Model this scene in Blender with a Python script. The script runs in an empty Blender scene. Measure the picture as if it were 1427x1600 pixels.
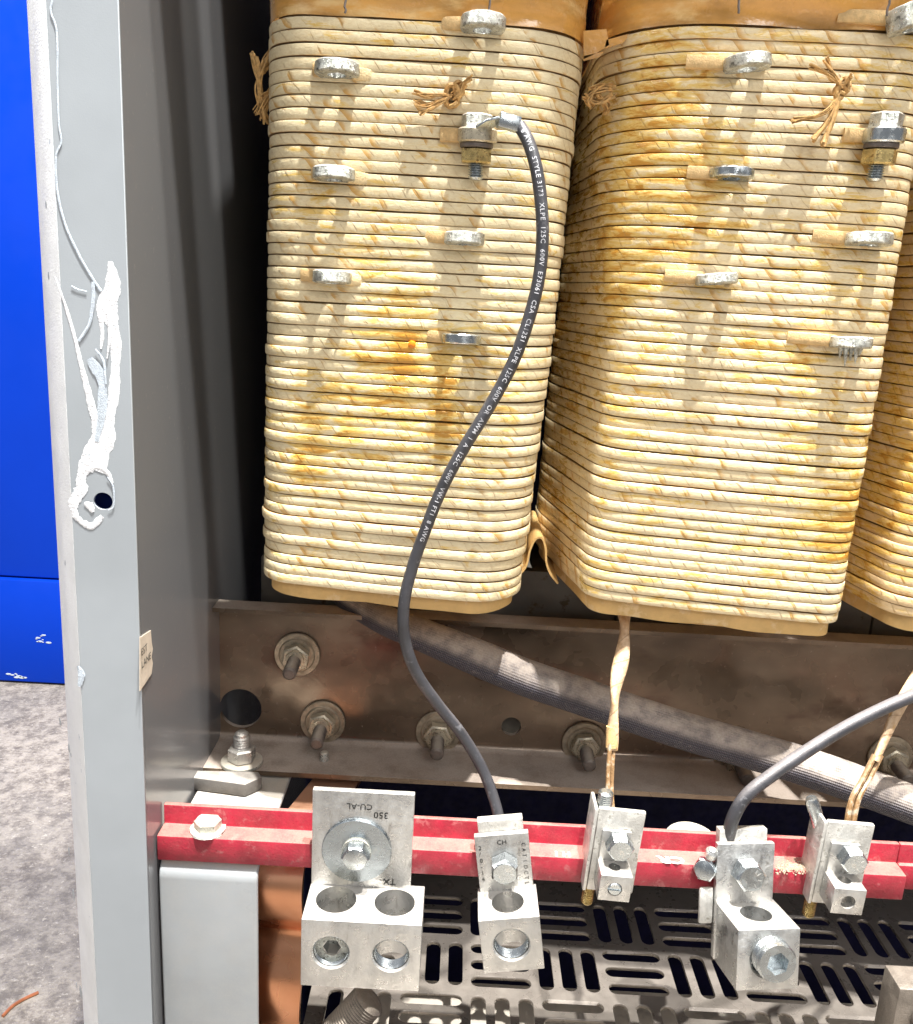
import bpy, bmesh, math, random
from mathutils import Vector, Matrix, noise
random.seed(7)
S = bpy.context.scene
# ------------------------------------------------------------------ camera, world, lamps
F = 1400.0; W, H = 1427.0, 1600.0
CM = Matrix.Rotation(math.pi/2 - math.radians(13.8), 4, 'X') @ Matrix.Rotation(math.radians(3.1), 4, 'Z')
cd = bpy.data.cameras.new('camera'); cam = bpy.data.objects.new('camera', cd)
S.collection.objects.link(cam); S.camera = cam; cam.matrix_world = CM
cd.sensor_fit = 'HORIZONTAL'; cd.sensor_width = 36; cd.lens = F/W*36; cd.clip_start = 0.01; cd.clip_end = 200
wd = bpy.data.worlds.new('World'); S.world = wd; wd.use_nodes = True
bg = wd.node_tree.nodes['Background']; bg.inputs[1].default_value = 0.64
_nt = wd.node_tree; _tc = _nt.nodes.new('ShaderNodeTexCoord'); _sx = _nt.nodes.new('ShaderNodeSeparateXYZ'); _cr = _nt.nodes.new('ShaderNodeValToRGB'); _mr = _nt.nodes.new('ShaderNodeMapRange')
_nt.links.new(_tc.outputs['Generated'], _sx.inputs[0]); _nt.links.new(_sx.outputs[2], _mr.inputs[0]); _mr.inputs[1].default_value = -1
_nt.links.new(_mr.outputs[0], _cr.inputs[0]); _nt.links.new(_cr.outputs[0], bg.inputs[0])     # a workshop: dim floor, grey walls, bright ceiling
_e = _cr.color_ramp.elements; _e[0].position = 0.0; _e[0].color = (.20, .19, .18, 1); _e[1].position = 1.0; _e[1].color = (.95, .97, 1.0, 1)
for _p, _c in ((.42, (.34, .33, .32, 1)), (.50, (.52, .52, .53, 1)), (.62, (.46, .47, .50, 1)), (.78, (.95, .96, 1.0, 1))):
    _n = _e.new(_p); _n.color = _c

def lamp(name, loc, target, power, size, col=(1, .97, .9), shape='DISK'):
    l = bpy.data.lights.new(name, 'AREA'); l.energy = power; l.size = size; l.color = col; l.shape = shape
    o = bpy.data.objects.new(name, l); S.collection.objects.link(o); o.location = loc
    o.rotation_euler = (Vector(target)-Vector(loc)).to_track_quat('-Z', 'Y').to_euler(); return o
lamp('ceiling_lamp', (0.10, 0.08, 2.60), (0.05, .5, -.2), 215, .05, (1, .985, .93))
lamp('ceiling_lamp', (0.44, -0.06, 2.60), (0.05, .5, -.2), 170, .06, (1, .985, .95))
lamp('front_fill_lamp', (0.9, -1.6, 1.3), (0, .5, -.1), 17, 1.0, (1, .98, .95))  # added soft fill from the front for upright faces, not a known fitting
lamp('side_fill_lamp', (-1.9, -0.2, 2.2), (-.5, .8, -.4), 30, .5, (1, .98, .95))  # added fill from the left, placed to brighten the post's edge strip
S.view_settings.view_transform = 'Standard'; S.view_settings.look = 'None'
S.view_settings.exposure = 0.05; S.view_settings.gamma = 1.0; S.view_settings.use_curve_mapping = False

# ------------------------------------------------------------------ helpers
R3 = CM.to_3x3()
def ray(px, py): return R3 @ Vector((px-713.5, 800-py, -F))
def PY(px, py, Y): d = ray(px, py); return d*(Y/d.y)
def PZ(px, py, Z): d = ray(px, py); return d*(Z/d.z)
def PX(px, py, X): d = ray(px, py); return d*(X/d.x)
PI = math.pi

class MB:
    def __init__(s): s.v = []; s.f = []; s.uv = []
    def add(s, vs, fs, uvs=None):
        b = len(s.v); s.v += [Vector(v) for v in vs]
        s.f += [[i+b for i in f] for f in fs]
        s.uv += uvs if uvs else [[(0, 0)]*len(f) for f in fs]
        return s
    def xf(s, M):
        s.v = [M @ v for v in s.v]; return s
    def box(s, x0, x1, y0, y1, z0, z1):
        vs = [(x, y, z) for x in (x0, x1) for y in (y0, y1) for z in (z0, z1)]
        fs = [[0,1,3,2],[4,6,7,5],[0,4,5,1],[2,3,7,6],[0,2,6,4],[1,5,7,3]]
        return s.add(vs, fs)
    def hexa(s, p):   # 8 points: bottom ring 4, top ring 4
        return s.add(p, [[3,2,1,0],[4,5,6,7],[0,1,5,4],[1,2,6,5],[2,3,7,6],[3,0,4,7]])
    def prism(s, poly, fa, a0, a1):    # poly list of 2d, fa(p,a)->3d
        n = len(poly); vs = [fa(p, a0) for p in poly]+[fa(p, a1) for p in poly]
        fs = [list(range(n))[::-1], list(range(n, 2*n))]+[[i, (i+1) % n, n+(i+1) % n, n+i] for i in range(n)]
        return s.add(vs, fs)
    def lathe(s, o, ax, prof, n=32, ph=0, sq=1.0, cap=True):     # prof: (r, t) along axis
        o = Vector(o); ax = Vector(ax).normalized()
        a = ax.cross(Vector((0, 0, 1)))
        if a.length < .1: a = Vector((1, 0, 0))
        a.normalize(); b = ax.cross(a)
        vs = []; fs = []; m = len(prof)
        for r, t in prof:
            for k in range(n):
                q = ph+2*PI*k/n
                vs.append(o+ax*t+(a*math.cos(q)+b*math.sin(q)*sq)*r)
        for i in range(m-1):
            for k in range(n):
                k2 = (k+1) % n
                fs.append([i*n+k, i*n+k2, (i+1)*n+k2, (i+1)*n+k])
        if cap and prof[0][0] > 1e-5: fs.append([k for k in range(n)][::-1])
        if cap and prof[-1][0] > 1e-5: fs.append([(m-1)*n+k for k in range(n)])
        return s.add(vs, fs)
    def ring(s, o, ax, ro, ri, t0, t1, n=40, c=.0004):
        prof = [(ri, t0), (ro-c, t0), (ro, t0+c), (ro, t1-c), (ro-c, t1), (ri, t1), (ri, t0)]
        o = Vector(o); ax = Vector(ax).normalized()
        a = ax.cross(Vector((0, 0, 1)))
        if a.length < .1: a = Vector((1, 0, 0))
        a.normalize(); b = ax.cross(a); vs = []; fs = []
        for r, t in prof[:-1]:
            for k in range(n):
                q = 2*PI*k/n; vs.append(o+ax*t+(a*math.cos(q)+b*math.sin(q))*r)
        m = len(prof)-1
        for i in range(m):
            j = (i+1) % m
            for k in range(n):
                k2 = (k+1) % n; fs.append([i*n+k, i*n+k2, j*n+k2, j*n+k])
        return s.add(vs, fs)
    def sweep(s, path, prof, closed=False, up=None, scale=None, twist=0, cap=True):
        # prof: list of (a,b) 2d, a along side vector, b along up vector
        n = len(path); m = len(prof); vs = []; fs = []; uvs = []
        T = []
        for i in range(n):
            p0 = path[(i-1) % n] if (closed or i > 0) else path[i]
            p1 = path[(i+1) % n] if (closed or i < n-1) else path[i]
            T.append((p1-p0).normalized())
        u = Vector(up) if up else (Vector((0, 0, 1)) if abs(T[0].z) < .9 else Vector((0, 1, 0)))
        L = [0.0]
        for i in range(1, n+1): L.append(L[-1]+(path[i % n]-path[i-1]).length)
        for i in range(n):
            if not up: u = (u - T[i]*u.dot(T[i])).normalized(); uu = u
            else: uu = (Vector(up) - T[i]*Vector(up).dot(T[i])).normalized()
            sd = T[i].cross(uu); sc = scale[i] if scale else 1.0
            c, si = math.cos(twist*L[i]), math.sin(twist*L[i])
            for a, b in prof:
                a2, b2 = a*c-b*si, a*si+b*c
                vs.append(path[i]+sd*a2*sc+uu*b2*sc)
        for i in range(n if closed else n-1):
            j = (i+1) % n
            for k in range(m):
                k2 = (k+1) % m
                fs.append([i*m+k, j*m+k, j*m+k2, i*m+k2])
                uvs.append([(L[i], k/m), (L[i+1], k/m), (L[i+1], (k+1)/m), (L[i], (k+1)/m)])
        if not closed and cap:
            fs.append(list(range(m))); uvs.append([(0, 0)]*m)
            fs.append([(n-1)*m+k for k in range(m)][::-1]); uvs.append([(0, 0)]*m)
        return s.add(vs, fs, uvs)
    def build(s, name, mt, parent=None, smooth=True, ang=32, bevel=0, seg=2, uv=False):
        me = bpy.data.meshes.new(name); me.from_pydata([tuple(v) for v in s.v], [], s.f)
        if uv:
            ul = me.uv_layers.new(name='UVMap'); k = 0
            for fu in s.uv:
                for q in fu: ul.data[k].uv = q; k += 1
        bm = bmesh.new(); bm.from_mesh(me)
        if not uv: bmesh.ops.remove_doubles(bm, verts=bm.verts, dist=1e-7); bmesh.ops.recalc_face_normals(bm, faces=bm.faces)
        if bevel:
            es = [e for e in bm.edges if e.is_manifold and e.calc_face_angle(0) > math.radians(30)]
            bmesh.ops.bevel(bm, geom=es, offset=bevel, segments=seg, affect='EDGES', profile=.5, clamp_overlap=True)
        if smooth:
            for fc in bm.faces: fc.smooth = True
            for e in bm.edges:
                if e.is_manifold and e.calc_face_angle(0) > math.radians(ang): e.smooth = False
        bm.to_mesh(me); bm.free()
        me.materials.append(mt)
        o = bpy.data.objects.new(name, me); S.collection.objects.link(o)
        if parent: o.parent = parent
        return o

def circ(r, n=12, sx=1, sy=1): return [(r*sx*math.cos(2*PI*k/n), r*sy*math.sin(2*PI*k/n)) for k in range(n)]
def spline(pts, n=12):
    P = [Vector(p) for p in pts]; P = [2*P[0]-P[1]]+P+[2*P[-1]-P[-2]]; out = []
    for i in range(1, len(P)-2):
        for k in range(n):
            t = k/n; a, b, c, d = P[i-1], P[i], P[i+1], P[i+2]
            out.append(.5*((2*b)+(c-a)*t+(2*a-5*b+4*c-d)*t*t+(3*b-a-3*c+d)*t**3))
    out.append(P[-2]); return out
def thing(name, label, cat, loc=(0, 0, 0), group=None):
    o = bpy.data.objects.new(name, None); S.collection.objects.link(o); o.location = loc; o.empty_display_size = .01
    tag(o, label, cat, group); return o
def tag(o, label, cat, group=None):
    o['label'] = label; o['category'] = cat
    if group: o['group'] = group
    return o
def hang(o, root):     # keep world placement while parenting to an empty with a location
    o.parent = root; o.matrix_parent_inverse = Matrix.Translation(-Vector(root.location)); return o
def boolean(o, cutters, op='DIFFERENCE'):
    for c in cutters:
        m = o.modifiers.new('b', 'BOOLEAN'); m.object = c; m.operation = op; m.solver = 'EXACT'
    dg = bpy.context.evaluated_depsgraph_get(); dg.update()
    me = bpy.data.meshes.new_from_object(o.evaluated_get(dg), depsgraph=dg)
    o.modifiers.clear(); mats = [m for m in o.data.materials]; o.data = me
    me.materials.clear()
    for m in mats: me.materials.append(m)
    for p in me.polygons: p.material_index = 0
    bm = bmesh.new(); bm.from_mesh(me)
    for fc in bm.faces: fc.smooth = True
    for e in bm.edges: e.smooth = not (e.is_manifold and e.calc_face_angle(0) > math.radians(25))
    bm.to_mesh(me); bm.free()
    for c in cutters: bpy.data.objects.remove(c, do_unlink=True)
    return o
def text_mesh(txt, size, fn, mt, name, parent=None, thick=0.0, spacing=1.0, bold=0.0, dense=0):
    cu = bpy.data.curves.new('t', 'FONT'); cu.body = txt; cu.size = size; cu.space_character = spacing; cu.extrude = thick; cu.offset = bold
    cu.resolution_u = 2
    to = bpy.data.objects.new('t', cu); S.collection.objects.link(to)
    dg = bpy.context.evaluated_depsgraph_get(); dg.update()
    me = bpy.data.meshes.new_from_object(to.evaluated_get(dg), depsgraph=dg)
    bpy.data.objects.remove(to, do_unlink=True)
    if dense:
        bm = bmesh.new(); bm.from_mesh(me); bmesh.ops.triangulate(bm, faces=bm.faces)
        for _ in range(5):
            es = [e for e in bm.edges if e.calc_length() > dense]
            if not es: break
            bmesh.ops.subdivide_edges(bm, edges=es, cuts=1); bmesh.ops.triangulate(bm, faces=bm.faces)
        bm.to_mesh(me); bm.free()
    for v in me.vertices: v.co = fn(v.co)
    me.name = name; me.materials.clear(); me.materials.append(mt)
    o = bpy.data.objects.new(name, me); S.collection.objects.link(o)
    if parent: o.parent = parent
    return o
def plate2d(outer, holes, fn, th, mt, name, parent=None, bev=0.0):
    cu = bpy.data.curves.new('p', 'CURVE'); cu.dimensions = '2D'; cu.fill_mode = 'BOTH'; cu.extrude = th/2-bev; cu.bevel_depth = bev; cu.bevel_resolution = 1; cu.offset = -bev
    for lp in [outer]+holes:
        sp = cu.splines.new('POLY'); sp.points.add(len(lp)-1)
        for i, p in enumerate(lp): sp.points[i].co = (p[0], p[1], 0, 1)
        sp.use_cyclic_u = True
    to = bpy.data.objects.new('p', cu); S.collection.objects.link(to)
    dg = bpy.context.evaluated_depsgraph_get(); dg.update()
    me = bpy.data.meshes.new_from_object(to.evaluated_get(dg), depsgraph=dg)
    bpy.data.objects.remove(to, do_unlink=True)
    for v in me.vertices: v.co = fn(v.co)
    bm = bmesh.new(); bm.from_mesh(me); bmesh.ops.remove_doubles(bm, verts=bm.verts, dist=1e-6); bmesh.ops.recalc_face_normals(bm, faces=bm.faces)
    bm.to_mesh(me); bm.free()
    me.name = name; me.materials.clear(); me.materials.append(mt)
    o = bpy.data.objects.new(name, me); S.collection.objects.link(o)
    if parent: o.parent = parent
    return o

# ------------------------------------------------------------------ materials
class NT:
    def __init__(s, name):
        s.m = bpy.data.materials.new(name); s.m.use_nodes = True; s.t = s.m.node_tree
        s.b = s.t.nodes['Principled BSDF']; s.tc = s.n('ShaderNodeTexCoord')
    def n(s, ty, ins=None, **at):
        nd = s.t.nodes.new(ty)
        for k, v in at.items(): setattr(nd, k, v)
        for k, v in (ins or {}).items(): s.set(nd.inputs[k], v)
        return nd
    def set(s, sock, v):
        if isinstance(v, bpy.types.NodeSocket): s.t.links.new(v, sock)
        elif isinstance(v, bpy.types.Node): s.t.links.new(v.outputs[0], sock)
        elif isinstance(v, (tuple, list)) and len(v) == 3 and sock.type == 'RGBA': sock.default_value = (*v, 1)
        else: sock.default_value = v
    def math(s, op, a, b=0.0, c=0.0): return s.n('ShaderNodeMath', {0: a, 1: b, 2: c}, operation=op).outputs[0]
    def noise(s, scale, det=3, rough=.6, vec=None, dist=0):
        return s.n('ShaderNodeTexNoise', {'Vector': vec or s.tc.outputs['Object'], 'Scale': scale, 'Detail': det, 'Roughness': rough, 'Distortion': dist}).outputs['Fac']
    def ramp(s, fac, a, b, lo=0.0, hi=1.0):
        return s.n('ShaderNodeMapRange', {0: fac, 1: a, 2: b, 3: lo, 4: hi}, interpolation_type='SMOOTHSTEP').outputs[0]
    def mix(s, f, a, b, mode='MIX'):
        nd = s.n('ShaderNodeMix', data_type='RGBA', blend_type=mode)
        s.set(nd.inputs[0], f); s.set(nd.inputs[6], a); s.set(nd.inputs[7], b); return nd.outputs[2]
    def mapping(s, sc, vec=None, rot=(0, 0, 0)):
        return s.n('ShaderNodeMapping', {'Vector': vec or s.tc.outputs['Object'], 'Scale': sc, 'Rotation': rot}).outputs[0]
    def bump(s, h, st, dist=.001, nrm=None):
        nd = s.n('ShaderNodeBump', {'Height': h, 'Strength': st, 'Distance': dist})
        if nrm: s.set(nd.inputs['Normal'], nrm)
        return nd.outputs[0]
    def fin(s, col, rough, metal=0.0, nrm=None, spec=.5, coat=0):
        s.set(s.b.inputs['Base Color'], col); s.set(s.b.inputs['Roughness'], rough); s.set(s.b.inputs['Metallic'], metal)
        s.b.inputs['Specular IOR Level'].default_value = spec
        if coat: s.b.inputs['Coat Weight'].default_value = coat; s.b.inputs['Coat Roughness'].default_value = .15
        if nrm: s.set(s.b.inputs['Normal'], nrm)
        return s.m
def M(name, base, rough=.5, metal=0.0, var=.25, vs=60, c2=None, c2a=.55, c2s=30, c2w=.08, dust=0.0, dcol=(.50, .43, .34), bmp=.15, bs=600, spec=.5, rv=.15, coat=0, stretch=None, film=0.0):
    t = NT(name); vec = t.mapping(stretch) if stretch else None
    f = t.noise(vs, 4, .6, vec); col = t.mix(t.ramp(f, .3, .7), tuple(c*(1-var) for c in base), tuple(min(1, c*(1+var)) for c in base))
    if c2: col = t.mix(t.ramp(t.noise(c2s, 5, .65, vec), c2a, c2a+c2w), col, c2)
    met = metal; rg = t.ramp(t.noise(vs*2.3, 3), .3, .7, max(.03, rough-rv), min(1, rough+rv))
    if dust:
        nz = t.n('ShaderNodeSeparateXYZ', {0: t.n('ShaderNodeNewGeometry').outputs['Normal']}).outputs[2]
        fine = t.noise(900, 3, .7); cl = t.noise(70, 4, .65)
        d = t.math('MULTIPLY', t.ramp(nz, .35, .9), t.ramp(t.math('ADD', t.math('MULTIPLY', cl, .7), t.math('MULTIPLY', fine, .3)), .22, .6, dust*.45, dust))
        sp = t.math('MULTIPLY', t.ramp(t.noise(260, 5, .7), .6, .72), .35*dust)
        d = t.math('MAXIMUM', d, sp)
        if film: d = t.math('MAXIMUM', d, t.ramp(t.math('ADD', t.math('MULTIPLY', cl, .6), t.math('MULTIPLY', fine, .4)), .3, .7, film*.3, film))
        col = t.mix(d, col, t.mix(fine, tuple(c*.75 for c in dcol), tuple(min(1, c*1.15) for c in dcol)))
        rg = t.math('MAXIMUM', rg, t.math('MULTIPLY', d, .95)); met = t.math('MULTIPLY', metal, t.math('SUBTRACT', 1.0, d))
    return t.fin(col, rg, met, t.bump(t.noise(bs, 4, .65), bmp, .0008), spec, coat)

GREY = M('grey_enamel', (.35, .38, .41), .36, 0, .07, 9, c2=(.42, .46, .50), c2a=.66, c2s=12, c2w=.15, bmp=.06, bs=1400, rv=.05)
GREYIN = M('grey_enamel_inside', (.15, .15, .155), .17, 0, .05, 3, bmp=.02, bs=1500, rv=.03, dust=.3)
GREYD = M('grey_enamel_dusty', (.31, .335, .36), .42, 0, .10, 14, dust=.75, film=.18, bmp=.06, bs=1200)
STRIPW = M('white_flecked_edge', (.86, .87, .88), .6, 0, .05, 40, c2=(.50, .55, .60), c2a=.66, c2s=120, c2w=.05, bmp=.5, bs=900)  # near-white base with grey noise flecks, paler than the post face
WPAINT = M('white_paint_smear', (.80, .81, .84), .55, 0, .08, 200, c2=(.45, .49, .53), c2a=.585, c2s=260, c2w=.10, bmp=.7, bs=700)
WTHIN = M('thin_white_streak', (.52, .58, .65), .5, 0, .12, 300, bmp=.5, bs=1500)
BLUE = M('blue_enamel', (.0003, .038, .45), .5, 0, .04, 3, spec=.15, c2=(.10, .18, .66), c2a=.74, c2s=22, bmp=.03)
ALU = M('cast_aluminium', (.57, .57, .56), .36, .9, .14, 60, c2=(.38, .37, .355), c2a=.58, c2s=180, c2w=.15, dust=.55, dcol=(.44, .38, .31), bmp=.5, bs=500, stretch=(1, 1, .22))
ALUD = M('weathered_aluminium', (.62, .61, .58), .5, .7, .2, 120, c2=(.30, .29, .25), c2a=.56, c2s=260, c2w=.12, dust=.6, dcol=(.66, .6, .5), bmp=.5, bs=1500)
ZINC = M('zinc_plate', (.52, .56, .58), .22, 1.0, .08, 100, c2=(.66, .67, .66), c2a=.60, c2s=300, dust=.12, dcol=(.7, .66, .58), bmp=.15, bs=2000)
ZINCD = M('dull_zinc', (.55, .56, .52), .36, .85, .3, 200, c2=(.10, .10, .085), c2a=.54, c2s=500, c2w=.14, dust=.9, dcol=(.66, .58, .47), bmp=.8, bs=1800)
YZINC = M('yellow_zinc', (.50, .45, .34), .34, .85, .2, 200, film=.25, dust=.6, bmp=.2, bs=1500)
YZIND = M('brown_zinc', (.42, .36, .27), .42, .7, .3, 160, dust=.5, bmp=.3, bs=1500)
BRASS = M('brass_nut', (.55, .42, .18), .35, .9, .3, 250, c2=(.2, .13, .05), c2a=.55, c2s=300, bmp=.4, bs=1500)
DSTEEL = M('dark_stud_steel', (.16, .135, .12), .5, .6, .25, 150, dust=.6, bmp=.3, bs=1500)
BEAM = M('brown_varnished_steel', (.195, .142, .10), .26, .5, .50, 12, c2=(.075, .034, .024), c2a=.52, c2s=12, c2w=.2, dust=.85, dcol=(.50, .42, .36), bmp=.08, bs=500, stretch=(.5, 1, 1))
COREM = M('core_steel', (.12, .11, .095), .5, .3, .2, 20, c2=(.07, .05, .02), c2a=.58, c2s=60, bmp=.2, bs=300)
RED = M('red_fibreglass', (.36, .004, .030), .42, 0, .2, 90, c2=(.42, .10, .11), c2a=.56, c2s=110, c2w=.12, film=.16, dust=.70, dcol=(.36, .22, .17), bmp=.3, bs=700)
CABLE = M('black_cable_jacket', (.04, .04, .046), .36, 0, .25, 60, c2=(.11, .11, .12), c2a=.6, c2s=140, dust=.6, dcol=(.30, .27, .27), bmp=.35, bs=900, rv=.08)
COPPER = M('copper_bar', (.70, .34, .19), .33, 1.0, .04, 8, c2=(.64, .29, .15), c2a=.5, c2s=20, c2w=.3, dust=.55, dcol=(.72, .42, .28), bmp=.04, bs=500)
AMBER = M('amber_resin_paper', (.60, .31, .075), .22, 0, .3, 40, c2=(.80, .55, .24), c2a=.5, c2s=45, c2w=.2, bmp=1.0, bs=70, coat=.6, stretch=(.5, .5, 1.6))
LINER = M('tan_paper_liner', (.62, .40, .15), .6, 0, .12, 50, c2=(.68, .48, .24), c2a=.55, c2s=70, bmp=.4, bs=500)
TAPE = M('tan_cloth_tape', (.68, .46, .21), .7, 0, .15, 300, bmp=.8, bs=1400)
TAPEL = M('pale_crimped_tape', (.74, .57, .31), .6, 0, .2, 200, bmp=.8, bs=900)
FIBRE = M('tan_fibre_cord', (.55, .33, .12), .6, 0, .3, 400, bmp=.4, bs=1500)
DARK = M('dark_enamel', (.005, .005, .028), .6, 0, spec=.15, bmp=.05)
GRATE = M('grate_steel', (.18, .157, .137), .34, .5, .2, 30, c2=(.17, .15, .13), c2a=.58, c2s=25, dust=.2, dcol=(.45, .40, .36), bmp=.12, bs=900)
STAMP = M('stamped_alu', (.50, .49, .47), .45, .8, .1, 200)
TXT = M('white_cable_print', (.50, .50, .53), .5, 0, .35, 300, c2=(.12, .12, .13), c2a=.58, c2s=220, c2w=.1)
TXTB = M('black_print', (.03, .03, .03), .6, 0, .1, 50)
LBLM = M('beige_label', (.55, .47, .38), .6, 0, .08, 100)
CRM = M('cream_ink', (.92, .88, .74), .7, 0, .2, 500)
DUSTM = M('dust_heap', (.36, .29, .21), .95, 0, .3, 900, bmp=1.0, bs=1200)
RESIN = M('orange_resin_drop', (.75, .22, .01), .1, 0, .1, 50, bmp=.05, coat=.8)

BARE = M('varnished_bare_wire', (.42, .25, .12), .3, .4, .3, 200, c2=(.62, .54, .42), c2a=.5, c2s=200, c2w=.15, dust=.5)
def concrete():
    t = NT('concrete')
    a = t.noise(4, 5, .65); b = t.noise(34, 6, .78); c = t.noise(150, 4, .7)
    v = t.n('ShaderNodeTexVoronoi', {'Vector': t.tc.outputs['Object'], 'Scale': 120.0}).outputs['Distance']
    col = t.mix(t.ramp(b, .36, .62), (.17, .145, .125), (.43, .38, .325))
    col = t.mix(t.ramp(a, .35, .62), t.mix(.45, col, (.17, .16, .155)), col)
    col = t.mix(t.ramp(c, .56, .70, 0, .7), col, (.56, .51, .45))
    col = t.mix(t.ramp(v, .0, .28, .35, 0), col, (.18, .16, .14))
    return t.fin(col, .85, 0, t.bump(t.math('ADD', b, t.math('MULTIPLY', c, .5)), 1.0, .006))
CONC = concrete()

def winding_mat(name, amber, focus, seed, lo=(.73, .585, .345), hi=(.84, .725, .475)):
    """paper wrapped flat wire: diagonal lap seams from the UVs, resin stains"""
    t = NT(name); uv = t.n('ShaderNodeSeparateXYZ', {0: t.tc.outputs['UV']})
    obj = t.tc.outputs['Object']
    u, v = uv.outputs[0], uv.outputs[1]
    wob = t.math('MULTIPLY', t.math('SUBTRACT', t.noise(45, 2, .5), .5), .010)
    sft = t.math('ADD', t.math('ADD', u, t.math('MULTIPLY', v, .022)), wob)
    s1 = t.math('DIVIDE', sft, .0155); f1 = t.math('FRACT', s1); c1 = t.math('FLOOR', s1)
    rnd = t.n('ShaderNodeTexWhiteNoise', {'W': c1}, noise_dimensions='1D').outputs[0]
    s2 = t.math('DIVIDE', sft, .0071); f2 = t.math('FRACT', s2)
    seam = t.math('MULTIPLY', t.ramp(f1, 0, .07, 1, 0), t.ramp(rnd, .25, .8, .15, 1))
    seam2 = t.math('MULTIPLY', t.math('MULTIPLY', t.ramp(f2, 0, .14, 1, 0), .6), t.ramp(t.noise(120, 2), .45, .6))
    fine = t.noise(420, 4, .7, t.mapping((1, 1, 2.2)))
    base = t.mix(t.ramp(fine, .3, .7), lo, hi)
    base = t.mix(t.math('MULTIPLY', rnd, .5), base, tuple(min(.88, c*1.05) for c in hi))
    # stains
    st = t.noise(105, 6, .66, t.mapping((.5, .5, 2.2)), .6)
    big = t.noise(14, 3, .55, t.mapping((1, 1, 1)))
    foc = 0.0
    for (c, r, w) in focus:
        d = t.n('ShaderNodeVectorMath', {0: t.n('ShaderNodeVectorMath', {0: obj, 1: c}, operation='SUBTRACT').outputs[0], 1: r}, operation='DIVIDE').outputs[0]
        ln = t.n('ShaderNodeVectorMath', {0: d}, operation='LENGTH').outputs['Value']
        foc = t.math('ADD', foc, t.ramp(ln, .2, 1.0, w, 0))
    drive = t.math('ADD', t.math('ADD', st, t.math('MULTIPLY', t.math('SUBTRACT', big, .5), .5)), foc)
    m1 = t.ramp(drive, .52-amber, .68-amber, 0, .85)
    col = t.mix(m1, base, (.78, .52, .12))
    m2 = t.ramp(drive, .66-amber, .77-amber, 0, .85)
    col = t.mix(m2, col, (.56, .25, .025))
    # resin caught on the lap edge
    edge = t.math('MULTIPLY', t.ramp(f1, .02, .35, 1, 0), t.ramp(t.noise(60, 3, .6), .50, .60))
    col = t.mix(t.math('MULTIPLY', edge, .85), col, (.62, .33, .06))
    col = t.mix(t.math('MULTIPLY', t.math('MAXIMUM', seam, seam2), .55), col, (.40, .22, .07))
    # darker brown mixed in along the grooves between turns
    gv = t.math('ABSOLUTE', t.math('SUBTRACT', v, .5))
    col = t.mix(t.ramp(gv, .135, .200, 0, .95), col, (.22, .10, .022))
    h = t.math('ADD', t.math('MULTIPLY', f1, .55), t.math('MULTIPLY', fine, .35))
    h = t.math('ADD', h, t.math('MULTIPLY', t.noise(150, 3, .6), .5))
    h = t.math('SUBTRACT', h, t.math('MULTIPLY', seam2, .5))
    rg = t.ramp(t.math('ADD', m1, t.math('MULTIPLY', t.noise(90, 3), .5)), .2, 1.0, .52, .2)
    return t.fin(col, rg, 0, t.bump(h, .8, .0010), .5, .12)

def braid_mat():
    t = NT('braided_sleeve'); uv = t.n('ShaderNodeSeparateXYZ', {0: t.tc.outputs['UV']}); u, v = uv.outputs[0], uv.outputs[1]
    def wv(s):
        a = t.math('ADD', t.math('MULTIPLY', u, 2*PI/.0022), t.math('MULTIPLY', v, s*2*PI*22)); return t.math('SINE', a)
    h = t.math('MULTIPLY', wv(1), wv(-1)); hh = t.ramp(h, -1, 1)
    nz = t.n('ShaderNodeSeparateXYZ', {0: t.n('ShaderNodeNewGeometry').outputs['Normal']}).outputs[2]
    d = t.math('MULTIPLY', t.ramp(nz, -.05, .62), t.ramp(t.noise(120, 4, .6), .3, .62, .45, .92))
    col = t.mix(hh, (.025, .022, .03), (.13, .12, .145))
    sp = t.math('MULTIPLY', t.ramp(t.noise(500, 3, .7), .55, .7), .25)
    col = t.mix(t.math('MAXIMUM', d, sp), col, t.mix(t.noise(700, 3), (.30, .25, .21), (.58, .50, .43)))
    return t.fin(col, t.math('ADD', .5, t.math('MULTIPLY', d, .45)), 0, t.bump(hh, t.ramp(d, 0, 1, .9, .25), .0008))
BRAID = braid_mat()
def paper_twist():
    t = NT('twisted_paper_wrap'); uv = t.n('ShaderNodeSeparateXYZ', {0: t.tc.outputs['UV']}); u, v = uv.outputs[0], uv.outputs[1]
    f = t.math('FRACT', t.math('ADD', t.math('DIVIDE', u, .0125), v))
    n = t.noise(260, 4, .65)
    col = t.mix(t.ramp(n, .3, .7), (.46, .30, .17), (.66, .48, .31))
    col = t.mix(t.math('MULTIPLY', t.ramp(f, 0, .08, 1, 0), .7), col, (.2, .10, .04))
    col = t.mix(t.ramp(t.noise(110, 4, .6), .56, .68, 0, .7), col, (.62, .36, .10))
    return t.fin(col, .5, 0, t.bump(t.math('ADD', f, t.math('MULTIPLY', n, .8)), .8, .0012))
PTW = paper_twist()

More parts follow.
